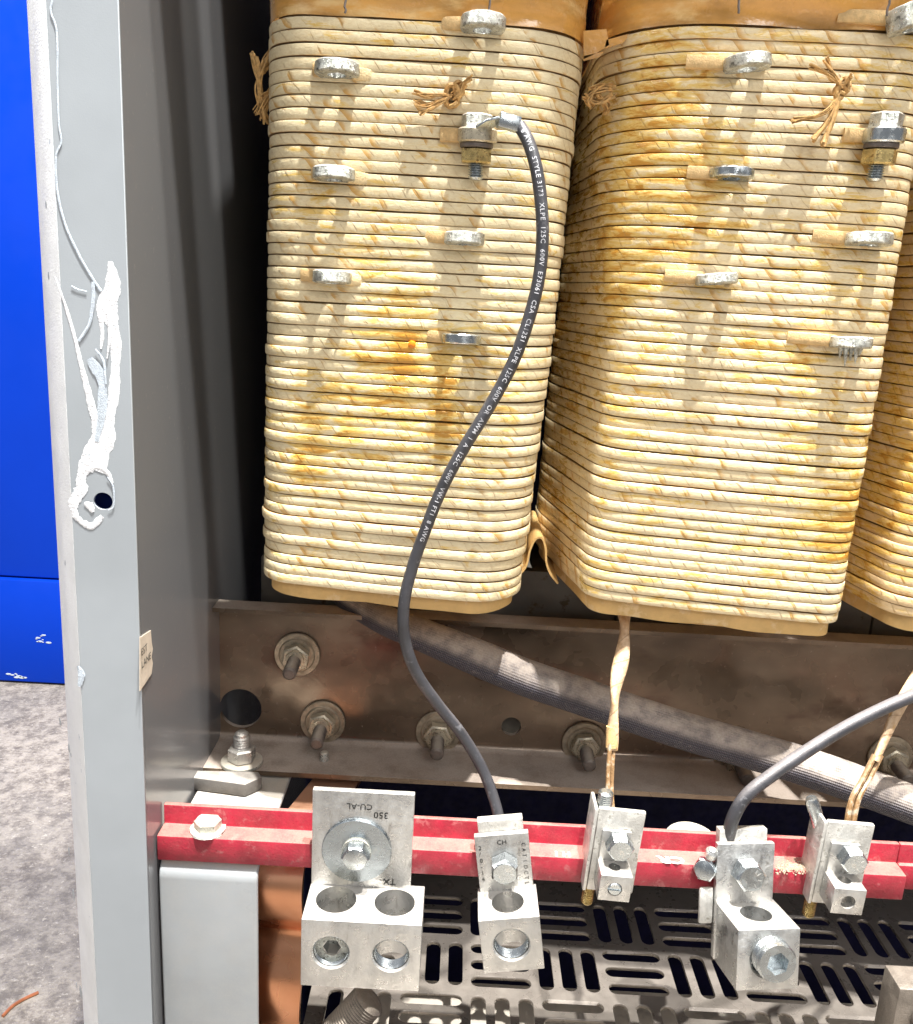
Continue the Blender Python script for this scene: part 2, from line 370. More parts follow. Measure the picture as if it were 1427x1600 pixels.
# thread / bolt helpers
def thread_prof(r, L, pitch, t0=0.0, d=.12, dome=True):
    p = []; k = 0; t = t0
    while t < t0+L:
        p += [(r*(1-d), t), (r, t+pitch*.35), (r, t+pitch*.55)]; t += pitch
    p.append((r*.86, t)); p.append((r*.7, t+pitch*.5)); p.append((0.0001 if dome else r*.5, t+pitch*.7)); return p
def hexprof(r, h, t0=0.0, c=.06): return [(r*.84, t0), (r, t0+h*c+.0003), (r, t0+h-.0008), (r*.86, t0+h)]
def hexhead(mb, o, ax, r, h, ph=0.0):
    mb.lathe(o, ax, [(r, 0), (r, h*.82), (r*.90, h*.94), (r*.86, h)], 6, ph)
    mb.lathe(Vector(o), ax, [(r*.80, h*.3), (r*.80, h), (r*.76, h*1.03)], 28)
    return mb

# ================================================================== SETTING
# ---- concrete floor
fl = MB().add([(-14, -4, -.95), (14, -4, -.95), (14, 20, -.95), (-14, 20, -.95)], [[0, 1, 2, 3]]).build('ground', CONC, smooth=False)
fl['kind'] = 'structure'
# ---- blue cabinet behind, left
Yb = PZ(40, 1066, -.95).y
bl = thing('blue_cabinet', 'bright blue steel cabinet standing on the concrete floor behind the grey post', 'cabinet', (-1.2, Yb, -.95))
zl = PY(50, 905, Yb).z
hang(MB().box(-3.2, -.05, Yb, Yb+.9, zl+.004, 1.6).build('cabinet_body', BLUE, bevel=.004), bl)
hang(MB().box(-3.2, -.05, Yb-.010, Yb+.9, -.945, zl).build('plinth', BLUE, bevel=.004), bl)
for (px, py, w_, h_) in ((66, 998, .030, .010), (27, 1056, .045, .010)):
    c = PY(px, py, Yb-.0105); mb = MB()
    for k in range(9):
        a = random.uniform(-1, 1)*w_*.5; b = random.uniform(-1, 1)*h_; rr = random.uniform(.3, 1)
        mb.lathe((c.x+a, c.y, c.z+b), (0, -1, 0), [(.008*rr, 0), (.007*rr, .0005)], 7, random.random(), .35)
    hang(mb.build('scuff_mark', WTHIN), bl)

# ================================================================== ENCLOSURE
XW = -.1606; YP = .433
enc = thing('transformer_enclosure', 'open grey steel transformer enclosure whose corner post carries white paint smears', 'enclosure', (XW, YP, -.95))
x_tl = PY(76, 0, YP).x; x_bl = PY(151, 1600, YP).x
xl = (x_tl+x_bl)/2; zt, zb = .62, -.93
hole = PY(161, 783, YP); hr = 14/ (F/(.44))*1.0
dch = .016
outer = [(xl, zb), (XW, zb), (XW, zt), (xl, zt)]
hc = [(hole.x+.0048*math.cos(2*PI*k/32), hole.z+.0044*math.sin(2*PI*k/32)) for k in range(32)]
post = thing('corner_post', '', ''); del post['label']; del post['category']; hang(post, enc)
def part(o, root=enc): return hang(o, root)
pf = plate2d(outer, [hc], lambda c: Vector((c.x, YP+.0010-c.z, c.y)), .002, GREY, 'corner_post')
bpy.data.objects.remove(post, do_unlink=True); part(pf)
def sub(o):      # sub-part of the post face (post has identity world matrix)
    o.parent = pf; o.matrix_parent_inverse = Matrix.Translation(-Vector(enc.location)); o.matrix_parent_inverse = pf.matrix_parent_inverse.inverted() @ Matrix.Translation(Vector((0,0,0))) if False else Matrix.Identity(4); return o
# chamfered outer strip
xs = []
ds = (PX(40, 0, 1).normalized())
def chamfer_x(px, py):
    d = ray(px, py); return d
# direction: strip turned back 48 deg from the face
ca = math.radians(50); wst = .0290
dx, dy = -math.cos(ca)*wst, math.sin(ca)*wst
strip = MB().hexa([(xl+dx, YP+dy, zb), (xl, YP, zb), (xl+.0005, YP+.0019, zb), (xl+dx+.0015, YP+dy+.0015, zb),
                   (xl+dx, YP+dy, zt), (xl, YP, zt), (xl+.0005, YP+.0019, zt), (xl+dx+.0015, YP+dy+.0015, zt)])
strip.v = [v+Vector((-.0003, 0, 0)) for v in strip.v]
sub(strip.build('edge_strip', STRIPW, bevel=.0004))
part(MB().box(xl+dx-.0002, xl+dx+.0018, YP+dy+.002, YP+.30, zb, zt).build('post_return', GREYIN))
# inner side panel, rear and roof
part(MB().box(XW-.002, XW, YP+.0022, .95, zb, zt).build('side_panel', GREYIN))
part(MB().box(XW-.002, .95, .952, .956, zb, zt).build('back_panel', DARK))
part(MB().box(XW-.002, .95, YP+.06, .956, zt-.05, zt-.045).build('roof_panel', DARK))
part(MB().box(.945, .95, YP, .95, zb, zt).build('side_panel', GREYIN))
part(MB().box(XW+.001, .944, YP-.002, YP+.004, .395, zt).build('header_panel', GREY))
# sticker on the inner side panel
a = PX(208, 1002, XW+.0006); b_ = PX(238, 984, XW+.0006); c_ = PX(238, 1046, XW+.0006); d_ = PX(208, 1092, XW+.0006)
e1 = PX(241, 1012, XW+.0006); e2 = PX(238, 1032, XW+.0006); e3 = PX(241, 1040, XW+.0006)
lb = MB(); pts = [a, b_, e1, e2, e3, c_, d_]
pts = [PX(x, y, XW+.0006) for x, y in ((219, 996), (236, 985), (237, 1002), (239, 1014), (237, 1027), (239, 1036), (237, 1053), (219, 1080))]
lb.add([(p.x, p.y, p.z) for p in pts]+[(p.x-.0004, p.y, p.z) for p in pts], [list(range(8)), list(range(8, 16))[::-1]]+[[i, (i+1) % 8, 8+(i+1) % 8, 8+i] for i in range(8)])
sp = [o for o in bpy.data.objects if o.name == 'side_panel'][0]
st_ = lb.build('sticker', LBLM, smooth=False); st_.parent = sp
for i, wtx in enumerate(('EST', 'LANE')):
    o0 = PX(221, 1026, XW+.0009)+Vector((0, .004, -.0070*i))
    tx = text_mesh(wtx, .0058, lambda c, o0=o0: Vector((XW+.0009, o0.y+c.x-.004, o0.z+c.y)), TXTB, 'printed_text'); tx.parent = sp

# white paint smears on the post face (thin ribbons of paint)
def ribbon(pts, widths, mt, th=.00018, rough=.25, n=10, seed=0):
    rnd = random.Random(seed); P = spline([PY(x, y, YP) for x, y in pts], n); m = len(P)
    ws = [];
    for i in range(m):
        q = i/(m-1)*(len(widths)-1); k = min(int(q), len(widths)-2); ws.append(widths[k]+(widths[k+1]-widths[k])*(q-k))
    mb = MB(); L = []; Rr = []; yo = -.00003*seed
    for i in range(m):
        t = (P[min(i+1, m-1)]-P[max(i-1, 0)]).normalized(); nrm = Vector((-t.z, 0, t.x))
        k = .44/F; w1 = ws[i]*k*.5*(1+rough*1.8*noise.noise(Vector((i*.13, seed*7.1, 0)))+rough*noise.noise(Vector((i*.55, seed*3.3, 5)))); w2 = ws[i]*k*.5*(1+rough*1.8*noise.noise(Vector((i*.12, seed*5.7, 9)))+rough*noise.noise(Vector((i*.5, seed*2.3, 15))))
        L.append(P[i]+nrm*w1); Rr.append(P[i]-nrm*w2)
    vs = []
    for i in range(m):
        ed = Vector((0, -.00004+yo, 0)); top = Vector((0, -th+yo, 0))
        vs += [L[i]+ed, L[i]*.8+Rr[i]*.2+top, L[i]*.2+Rr[i]*.8+top, Rr[i]+ed]
    fs = [];
    for i in range(m-1):
        for j in range(3): fs.append([i*4+j, (i+1)*4+j, (i+1)*4+j+1, i*4+j+1])
    mb.add(vs, fs); sub(mb.build('paint_smear' if mt is WPAINT else 'thin_paint_streak', mt)); return mb
ribbon([(172, 408), (176, 440), (170, 480), (178, 520), (182, 560), (178, 610), (172, 660), (162, 700), (150, 735)], [6, 22, 26, 16, 14, 16, 18, 26, 30], WPAINT, seed=1)
ribbon([(160, 455), (156, 480), (160, 520), (158, 545)], [4, 9, 6, 3], WPAINT, seed=2)
ribbon([(86, 432), (100, 470), (118, 530), (132, 590), (145, 640), (152, 670), (146, 700), (136, 735)], [2, 4, 6, 9, 13, 16, 22, 26], WPAINT, seed=3)
ribbon([(140, 715), (128, 740), (126, 765), (116, 785), (116, 800), (128, 815), (146, 822), (160, 806)], [22, 14, 20, 16, 12, 12, 14, 6], WPAINT, seed=4, rough=.35)
ribbon([(132, 735), (150, 728), (168, 738), (176, 755)], [14, 10, 8, 3], WPAINT, seed=5)
ribbon([(132, 786), (140, 790), (146, 800)], [5, 16, 5], WPAINT, seed=6)
ribbon([(168, 482), (172, 520), (168, 560)], [3, 5, 2], WPAINT, seed=16)
ribbon([(82, 0), (80, 20), (89, 50), (90, 130), (92, 190), (96, 222), (88, 245), (90, 300), (102, 350), (122, 395), (142, 430), (158, 455)], [3, 3, 3, 3, 3, 3, 3, 4, 4, 4, 4, 5], WTHIN, seed=7, rough=.15, th=.0002)
ribbon([(112, 447), (122, 452), (136, 456)], [3, 3, 2], WTHIN, seed=8, th=.0002)
ribbon([(146, 440), (146, 470), (140, 505), (124, 533)], [5, 6, 5, 4], WTHIN, seed=9, th=.0002)
ribbon([(140, 560), (158, 590), (160, 640), (152, 690)], [10, 18, 14, 6], WTHIN, seed=10, th=.0001, rough=.3)
ribbon([(150, 545), (162, 565), (166, 600)], [3, 5, 3], WTHIN, seed=17, th=.0002)
ribbon([(122, 1040), (128, 1055), (124, 1072)], [5, 14, 5], WTHIN, seed=11, th=.0002)
ribbon([(168, 745), (177, 760), (178, 790), (170, 797)], [2, 3, 3, 2], WTHIN, seed=12, th=.0002)
# chips where grey shows on the white strip
mb = MB()
def strip_pt(px, py):      # point on the strip plane
    n_ = Vector((-dy, dx, 0)).normalized(); d = ray(px, py); o_ = Vector((xl-.0003, YP, 0)); return d*(o_.dot(n_)/d.dot(n_))
for (px, py, r) in ((108, 1169, .0022), (94, 1128, .0018), (108, 1330, .002), (115, 1398, .0028), (126, 1550, .0032), (120, 1540, .0015), (72, 320, .0012), (76, 430, .0014), (102, 880, .001), (111, 1180, .001)):
    p = strip_pt(px, py); q = MB().lathe((0, 0, 0), (0, -1, 0), [(1, 0), (.9, .2)], 9, random.random())
    M4 = Matrix.Translation(p) @ Matrix.Rotation(ca, 4, 'Z').inverted() @ Matrix.Diagonal((r*.8, .0006, r*1.5, 1))
    for v in q.v: v.x *= random.uniform(.75, 1.2); v.z *= random.uniform(.75, 1.2)
    q.xf(M4); sub(q.build('paint_chip', GREY))

# ================================================================== LOWER STEELWORK
z0 = -.3187; YWEB = .585; YF = .5406; YTF = .568
zt_b = PY(311, 955, YTF).z; YTB = PZ(332, 936, zt_b+.003).y; print('flange', zt_b, YTB)
chn = thing('steel_channel', 'brown varnished steel channel running under the three coils, with studs and holes', 'steel beam', (.1, YWEB, z0))
xb0 = PY(322, 1000, YWEB).x
# profile (Y,Z) : bottom flange, fillet, web, top flange
def prof_channel():
    th = .0035; o = []; r = .006
    o += [(YF, z0), (YWEB-r, z0)]
    for k in range(1, 7): q = k/6*PI/2; o.append((YWEB-r+r*math.sin(q), z0+r-r*math.cos(q)))
    o += [(YWEB, zt_b-.004)]
    for k in range(0, 5): q = k/4*PI/2; o.append((YWEB-.003+.003*math.cos(q), zt_b-.0031+.003*math.sin(q)))
    o += [(YTF, zt_b), (YTF, zt_b+.003), (YTB, zt_b+.003), (YTB, zt_b), (YWEB+th, zt_b), (YWEB+th, z0+.002), (YWEB+th-.004, z0-th), (YF, z0-th)]
    return o
ch = MB().prism(prof_channel(), lambda p, a: Vector((a, p[0], p[1])), xb0, .80).build('channel_body', BEAM, bevel=0)
def cyl_cut(c, ax, r, L, n=40): return MB().lathe(Vector(c)-Vector(ax)*L, ax, [(r, 0), (r, 2*L)], n).build('cut', BEAM, smooth=False)
h1 = PY(376, 1107, YWEB); h2 = PY(799, 1135, YWEB)
boolean(ch, [cyl_cut(h1, (0, 1, 0), .0150, .02), cyl_cut(h2, (0, 1, 0), .0070, .02)])
hang(ch, chn)
def stud(px, py, L=.025, rw=.0160, hexr=.0102, tilt=0):
    p = PY(px, py, YWEB-.0005); n_ = bpy.data.objects.new('stud_bolt', None); S.collection.objects.link(n_); n_.location = p; n_.empty_display_size = .01
    hang(n_, chn); ax = (0, -1, 0)
    MB().ring((0, 0, 0), ax, rw, .005, 0, .0022).build('washer', YZIND, n_)
    MB().lathe((0, 0, 0), ax, [(rw*.80, .0022), (rw*.74, .0034), (rw*.5, .0036)], 32).build('lock_washer', YZIND, n_)
    q = MB(); q.lathe((0, 0, 0), ax, hexprof(hexr, .0075, .0034), 6, random.uniform(0, 1)); q.lathe((0, 0, 0), ax, [(hexr*.66, .0105), (hexr*.62, .0122), (hexr*.5, .0124)], 24)
    q.build('nut', YZINC, n_)
    MB().lathe((0, 0, 0), (0, -1, -.06+tilt), thread_prof(.0047, L-.004, .0011, 0.008, .07), 20).build('threaded_stud', DSTEEL, n_)
for px, py in ((465, 1022), (505, 1127), (685, 1143), (913, 1160), (1150, 1182), (1390, 1182)): stud(px, py)
p = PZ(507, 1188, z0); hang(MB().lathe(p, (0, 0, 1), thread_prof(.0030, .0055, .0012), 16).build('small_screw', ZINCD), chn)
p = PZ(378, 1193, z0)
bo = bpy.data.objects.new('hold_down_bolt', None); S.collection.objects.link(bo); bo.location = p; hang(bo, chn); bo.empty_display_size = .01
MB().ring((0, 0, 0), (0, 0, 1), .0140, .005, .0002, .0028).build('washer', ZINCD, bo)
q = MB(); q.lathe((0, 0, .0028), (0, 0, 1), hexprof(.0094, .0095), 6, .45); q.build('nut', ALU, bo)
MB().lathe((0, 0, .0100), (0, 0, 1), thread_prof(.0056, .0105, .0018, 0, .14)[:-2]+[(.0046, .0125), (.0028, .0140), (.0001, .0145)], 24).build('threaded_stud', ALU, bo)

# ---- core behind
core = thing('transformer_core', 'dark laminated steel core visible in the gaps beneath the coils', 'transformer core', (.1, .62, -.2))
zc = PY(850, 893, .60).z
hang(MB().box(-.135, .116, .600, .70, z0+.004, zc).build('lower_yoke', COREM, bevel=.001), core)
sx = PY(1362, 980, .60).x
hang(MB().box(.117, sx-.0006, .600, .70, z0+.004, PY(1340, 935, .60).z+.03).build('lower_yoke', COREM, bevel=.001), core)
hang(MB().box(sx+.0006, .80, .600, .70, z0+.004, PY(1340, 935, .60).z+.03).build('lower_yoke', COREM, bevel=.001), core)

# ---- grey mounting bracket (plate then down-turned leg)
zp = z0-.0050; YB = PZ(240, 1346, zp).y
xr_b = PY(402, 1400, YB).x
brk = thing('mounting_bracket', 'grey steel bracket with dusty shelf and vertical leg below the red rail end', 'bracket', (XW+.03, YB, zp))
r = .011; pr = [(.60, zp), (YB+r, zp)]
for k in range(1, 9): q = k/8*PI/2; pr.append((YB+r-r*math.sin(q), zp-r+r*math.cos(q)))
pr += [(YB+.008, -.80), (YB+.012, -.80)]
for k in range(8, -1, -1): q = k/8*PI/2; pr.append((YB+r-(r-.004)*math.sin(q), zp-r+(r-.004)*math.cos(q)))
pr += [(.60, zp-.004)]
bk = MB().prism(pr, lambda p, a: Vector((a, p[0], p[1])), XW+.0015, xr_b).build('bracket_body', GREYD, bevel=.0016, seg=3); hang(bk, brk)
# ---- clamp bar
cb = [PZ(x, y, z0-.002) for x, y in ((298, 1199), (400, 1208), (412, 1222), (386, 1244), (291, 1233))]
cl = MB(); n = 5
zlo, zhi = zp+.0004, z0+.0045
base = [Vector((v.x, v.y, 0)) for v in (PZ(300, 1203, zhi), PZ(404, 1205, zhi), PZ(410, 1214, zhi), PZ(383, 1226, zhi), PZ(294, 1214, zhi))]
cl.prism([(v.x, v.y) for v in base], lambda p, a: Vector((p[0], p[1], a)), zlo, zhi)
tag(cl.build('clamp_bar', M('clamp_steel', (.17, .16, .15), .55, .5, .1, 60, dust=.7, dcol=(.42, .38, .34), bmp=.4, bs=1200), bevel=.0012), 'short dark steel clamp bar lying in front of the hold-down nut', 'clamp bar')
# ---- copper bus bar
xc0, xc1 = PY(396, 1400, .47).x, PY(482, 1400, .47).x
cpth = [(.60, zp-.008), (.50, zp-.008), (.468, zp-.010), (.456, zp-.022), (.462, zp-.045), (.474, zp-.062), (.468, zp-.078), (.462, zp-.10), (.470, zp-.14), (.480, zp-.20), (.485, zp-.30)]
pp = spline([Vector((0, y, z)) for y, z in cpth], 8)
cb2 = MB().sweep([Vector(((xc0+xc1)/2+max(0, p.y-.47)*.25+.006*min(0, (p.z+.40)*8), p.y, p.z)) for p in pp], [(-.0155, -.0016), (.0155, -.0016), (.0155, .0016), (-.0155, .0016)])
tag(cb2.build('copper_bus_bar', COPPER, ang=40), 'wide bent copper bar running down beside the grey bracket', 'bus bar')

# ---- red rail
YR = YB+.001; zr1 = PY(245, 1306, YR).z; xr0 = PY(245, 1320, YR).x; zr0 = PY(245, 1344, YR).z
lipY = PZ(275, 1287, zr1).y; lipZ = PY(270, 1258, lipY).z
rail = thing('terminal_rail', 'dusty red fibreglass rail carrying the row of aluminium lugs', 'rail', (xr0, YR, zr0))
xn0 = PY(1272, 1360, YR).x; xn1 = PY(1300, 1360, YR).x; xn2 = PY(1413, 1395, YR).x
Rk = .0025
def rail_seg(x0, x1, yf, nm='rail_body', lip=True):
    o = [(yf, zr0), (yf, zr1), (lipY, zr1), (lipY, lipZ), (lipY+.0035, lipZ), (lipY+.0035, zr0)]
    if not lip: o = [(yf, zr0), (yf, zr1), (lipY+.007, zr1), (lipY+.007, zr0)]
    return o
def rs(x0, x1, yf, mb): mb.prism(rail_seg(x0, x1, yf), lambda p, a: Vector((a, p[0], p[1])), x0, x1); return mb
xx0 = xr0
hang(rs(xx0, xn0, YR, MB()).build('rail_body', RED, bevel=.0009), rail)
hang(rs(xn0+.0002, xn1, YR+.012, MB()).build('rail_body', RED, bevel=.0009), rail)
hang(rs(xn1+.0002, xn2, YR, MB()).build('rail_body', RED, bevel=.0009), rail)
hang(rs(xn2+.0002, .62, YR+.010, MB()).build('rail_body', RED, bevel=.0009), rail)
p = PZ(325, 1296, zr1)
rb = MB(); rb.lathe(p, (0, 0, 1), [(.0105, 0), (.0100, .0012), (.006, .0016)], 30); hexhead(rb, p+Vector((0, 0, .0014)), (0, 0, 1), .0078, .0055, .2)
hang(rb.build('rail_bolt', ZINCD), rail)
# marks in cream ink on the ledge
oo = PZ(1072, 1350, zr1+.0003); oo.y = YR+.0068
hang(text_mesh('CR', .0085, lambda c: Vector((oo.x-c.x*1.35, oo.y-c.y-.001, oo.z)), CRM, 'ink_mark', bold=.00035), rail)
o2 = PZ(892, 1336, zr1+.0003); o2.y = YR+.0062
hang(text_mesh('H 1', .0065, lambda c: Vector((o2.x-c.x, o2.y-c.y-.001, o2.z)), CRM, 'ink_mark', bold=.0002), rail)
# swept dust heap near the notch
mb = MB()
for k in range(700):
    px = random.gauss(1245, 22); py = random.gauss(1354, 5)
    if px > 1268 or px < 1212: continue
    p = PZ(px, py, zr1); rr = random.uniform(.0002, .0007)
    mb.lathe((p.x, p.y, zr1-.0001), (random.uniform(-.5, .5), random.uniform(-.5, .5), 1), [(rr, 0), (rr*.8, rr*.5), (rr*.2, rr*.9)], 5, random.random())
hp = mb.build('dust_heap', DUSTM, smooth=False); hp['kind'] = 'stuff'; hang(hp, rail)

# ================================================================== LUGS
def place(root, p, roll=0.0, yaw=0.0, pitch=0.0): root.matrix_world = Matrix.Translation(p) @ Matrix.Rotation(yaw, 4, 'Z') @ Matrix.Rotation(pitch, 4, 'X') @ Matrix.Rotation(roll, 4, 'Y')
def torx_socket(mb): pass
def lugbody(root, tw, th, tt, ttop, bx0, bx1, byf, bz1, bz0, fh, thl, fr, tr, name='lug_body', mt=ALU, tox=0.0):
    """tongue (front face y=0, thick tt) with body sticking toward the viewer; origin = bolt centre on the tongue face
       body x range bx0..bx1, front y=-byf, top z=bz1, bottom z=bz0; fh = front holes, thl = top holes (x,y)"""
    b = MB(); b.box(tox-tw/2, tox+tw/2, 0, tt, bz0+.001, ttop)
    o1 = b.build('lug_tongue', mt, root, bevel=.0005)
    b = MB(); b.box(bx0, bx1, -byf, tt-.0003, bz0, bz1); o = b.build(name, mt, root, bevel=.0005)
    cuts = []
    for hx, hz in fh: cuts.append(MB().lathe((hx, -byf-.003, hz), (0, 1, 0), [(fr*1.07, 0), (fr*1.07, .0034), (fr, .0042), (fr, byf*.62+.003)], 36).build('c', mt, smooth=False))
    for hx, hy in thl: cuts.append(MB().lathe((hx, hy, bz0-.004), (0, 0, 1), [(tr, 0), (tr, bz1-bz0+.008)], 36).build('c', mt, smooth=False))
    for c in cuts: c.parent = root
    bpy.context.view_layer.update()
    boolean(o, cuts)
    for hx, hz in fh:
        MB().lathe((hx, -byf+.0013, hz), (0, 1, 0), [(fr*(1.0 if k % 2 else .93), .0007*k) for k in range(12)], 36, cap=False).build('hole_thread', ZINC, root)
    return o
def hexbolt(root, o, r, h, name='hex_bolt', mt=ZINC, ph=.3, ax=(0, -1, 0)):
    q = MB(); hexhead(q, o, ax, r, h, ph); b = q.build(name, mt, root)
    tk = MB(); o = Vector(o)
    for a in (.5, .9, 1.35, 3.4):
        c, s_ = math.cos(a+ph), math.sin(a+ph)
        m_ = MB().box(-.0002, .0002, -.00012, .0001, r*.38, r*.66); m_.xf(Matrix.Translation(o+Vector((0, -h*1.03, 0))) @ Matrix.Rotation(a*2, 4, 'Y')); tk.add(m_.v, m_.f)
    if ax == (0, -1, 0):
        t_ = tk.build('grade_mark', ALU, b)
    return b
GL = 'aluminium lugs bolted to the red rail'
YT = YR-.0045
# --- lug 1, two barrels, fender washer
pc = PY(558, 1327, YT)
L1 = thing('terminal_lug', 'large two-barrel aluminium lug with a wide round washer under its bolt', 'terminal lug', pc, GL)
k = 1/2.80e3
tl = PY(487, 1234, YT); tr_ = PY(648, 1234, YT); zb1 = PY(570, 1386, YT).z; yb1 = YT-PZ(570, 1442, zb1).y; zbb = PY(565, 1545, YT-yb1).z
xa, xb_ = PY(470, 1500, YT-yb1).x, PY(657, 1500, YT-yb1).x
print('LUG1', yb1, xa, xb_, tl, tr_, zb1, zbb)
place(L1, pc)
fhz = PY(515, 1489, YT-yb1).z-pc.z; hxa = PY(517, 1489, YT-yb1).x-pc.x; hxb = PY(611, 1489, YT-yb1).x-pc.x
lugbody(L1, .0565, 0, .0040, tl.z-pc.z, xa-pc.x, xb_-pc.x, yb1, zb1-pc.z, zbb-pc.z, [(hxa, fhz), (hxb, fhz)], [(hxa, -yb1*.40), (hxb, -yb1*.40)], .0098, min(.0112, yb1*.38), tox=.0028)
MB().ring((0, -.0001, 0), (0, -1, 0), .0196, .004, 0, .0022, 56).build('fender_washer', M('worn_zinc_washer', (.36, .40, .43), .26, 1.0, .10, 60, c2=(.46, .48, .48), c2a=.58, c2s=140, c2w=.2, bmp=.15, bs=900), L1)
MB().lathe((0, -.0002, 0), (0, -1, 0), [(.0084, .0022), (.0084, .0034)], 30).build('spring_washer', ZINCD, L1)
hexbolt(L1, (0, -.0034, 0), .0080, .0065, ph=.0)
ss = MB(); ss.ring((hxa, -yb1+.004, fhz), (0, 1, 0), .0095, .0050, 0, .012, 40)
ss.lathe((hxa, -yb1+.012, fhz), (0, 1, 0), [(.0094, 0), (.0094, .001)], 24); so = ss.build('set_screw', ZINCD, L1)
# hexagonal socket insert
hx = MB(); 
for k6 in range(6):
    a0, a1 = k6*PI/3, (k6+1)*PI/3
    f = lambda r_, a_, y_: Vector((hxa+r_*math.cos(a_), y_, fhz+r_*math.sin(a_)))
    y0_, y1_ = -yb1+.0046, -yb1+.0125
    hx.add([f(.0049, a0, y0_), f(.0049, a1, y0_), f(.0049, a1, y1_), f(.0049, a0, y1_), f(.0066, a0, y0_), f(.0066, a1, y0_)], [[0, 1, 2, 3], [4, 5, 1, 0]])
hx.build('hex_socket', ALU, so)
def stamp(root, s, size, x, z, flip=0, mt=STAMP, y=-.00025):
    cs, sn = math.cos(flip), math.sin(flip)
    text_mesh(s, size, lambda c: Vector((x+c.x*cs-c.y*sn, y, z+c.x*sn+c.y*cs)), mt, 'stamped_text', root, thick=.0002)
stamp(L1, 'CU-AL', .0050, .0080, .0285, PI); stamp(L1, '350', .0056, .0170, .0240, PI); stamp(L1, 'TX', .0055, .0225, -.018, PI)
# --- generic single-barrel lug
def lug(label, cpx, tw, ttop, bw, bdep, bz1, bz0, fr, tr, roll, yaw=0, boltr=.0080, mt=ALU, fhz=None, bx=0, block=True, ph=.4, pitch=0.0):
    pc = PY(cpx[0], cpx[1], YT); L = thing('terminal_lug', label, 'terminal lug', pc, GL); place(L, pc, roll, yaw, pitch)
    fz = (bz0+bz1)/2 if fhz is None else fhz
    lugbody(L, tw, 0, .004, ttop, bx-bw/2, bx+bw/2, bdep, bz1, bz0, [(bx, fz)], [(bx, -bdep*.42)], fr, tr, mt=mt)
    hexbolt(L, (0, -.0005, 0), boltr, .0085, ph=ph)
    if block: MB().box(-tw*.42, tw*.42, .0042, .0100, ttop-.012, ttop+.0065).build('rear_clamp_block', ALUD, L, bevel=.0006)
    return L
L2 = lug('single-barrel aluminium lug with two empty holes at the lower end of the thin black cable', (788, 1350), .0305, .0185, .0335, .0240, -.0170, -.0505, .0098, .0090, math.radians(-9.0), boltr=.0082)
for i, s in enumerate('2/0-14'): stamp(L2, s, .0036, -.0135, .0100-i*.0040, PI/2*0)
for i, s in enumerate('CAT1DCTL'): stamp(L2, s, .0032, .0108, .0125-i*.0036, -PI/2)
stamp(L2, 'CH', .0040, -.003, .0125)
L4 = lug('chunky aluminium lug with a big protruding socket screw under the bent black cable', (1165, 1362), .0335, .0160, .0345, .0290, -.0180, -.0510, .0098, .0085, math.radians(-.5), boltr=.0088, bx=.0015, ph=.1, yaw=math.radians(6), pitch=math.radians(-11))
ss = MB(); ss.lathe((.0030, -.0265, -.0325), (0, -1, 0), thread_prof(.0108, .0080, .0016, 0, .05)[:-3]+[(.0108, .0088), (.0100, .0105)], 36)
so = ss.build('set_screw', ZINC, L4)
boolean(so, [MB().lathe((.0030, -.0265, -.0325), (0, -1, 0), [(.0062, .003), (.0062, .02)], 6, .3).build('c', ZINC, L4, smooth=False)])
for i, s in enumerate('CAUGS'): stamp(L4, s, .0034, .0115, .0100-i*.0042, -PI/2)
q = MB(); hexhead(q, (-.0205, .006, .000), (-.5, -.8, .1), .0068, .0055); q.build('side_nut', ZINC, L4)
MB().lathe((-.0195, .003, .008), (0, -.6, 1), [(.0034, 0), (.0034, .004), (.0018, .0058), (.0001, .006)], 16).build('side_pin', ALU, L4)
MB().box(-.0250, -.0168, .002, .005, -.031, -.010).build('rear_tab', ALUD, L4, bevel=.002)
# --- small lugs on a back plate
def small_lug(label, c, off, pb, studup, screw, roll):
    pc = PY(c[0]+off, c[1], YT-.004); L = thing('terminal_lug', label, 'terminal lug', pc, GL); place(L, pc, roll)
    MB().box(-.0115, .0145, .0010, .0042, -.0300, .0215).build('back_plate', ALUD, L, bevel=.0008)
    MB().box(-.0140, -.0120, .0000, .0180, -.0300, .0215).build('plate_flange', ALUD, L, bevel=.0006)
    MB().box(-.0082, .0078, -.0015, .0008, -.0100, .0100).build('lug_tongue', ALU, L, bevel=.0004)
    b = MB().box(-.0085, .0090, -.0150, .0008, -.0240, -.0085).build('lug_body', ALU, L, bevel=.0005)
    bpy.context.view_layer.update()
    boolean(b, [MB().lathe((0, -.018, -.0165), (0, 1, 0), [(.0040, 0), (.0040, .014)], 24).build('c', ALU, L, smooth=False),
                MB().lathe((0, -.0068, -.035), (0, 0, 1), [(.0033, 0), (.0033, .04)], 24).build('c', ALU, L, smooth=False)])
    hexbolt(L, (.0015 if screw else .003, -.0016, .0030), .0076, .0075, ph=.15)
    if screw:
        s_ = MB().lathe((0, -.0095, -.0165), (0, -1, 0), [(.0038, 0), (.0038, .0052), (.0032, .006)], 24).build('set_screw', ZINC, L)
        boolean(s_, [MB().box(-.0045, .0045, -.02, -.0142, -.0171, -.0159).build('c', ZINC, L, smooth=False)])
    MB().lathe((-.0088, .0075, -.0295), (0, 0, -1), thread_prof(.0034, .0120, .0012, 0, .2), 18).build('threaded_stud', BRASS, L)
    MB().lathe(*studup).build('stud_end', ZINC, L)
    return L
L3 = small_lug('small lug on an upright plate with a slotted screw, clamping the paper-wrapped lead', (968, 1322), -7, 0, ((-.0070, .0080, .010), (-.04, .0, 1), thread_prof(.0042, .0170, .0012, 0, .06), 18), True, math.radians(3))
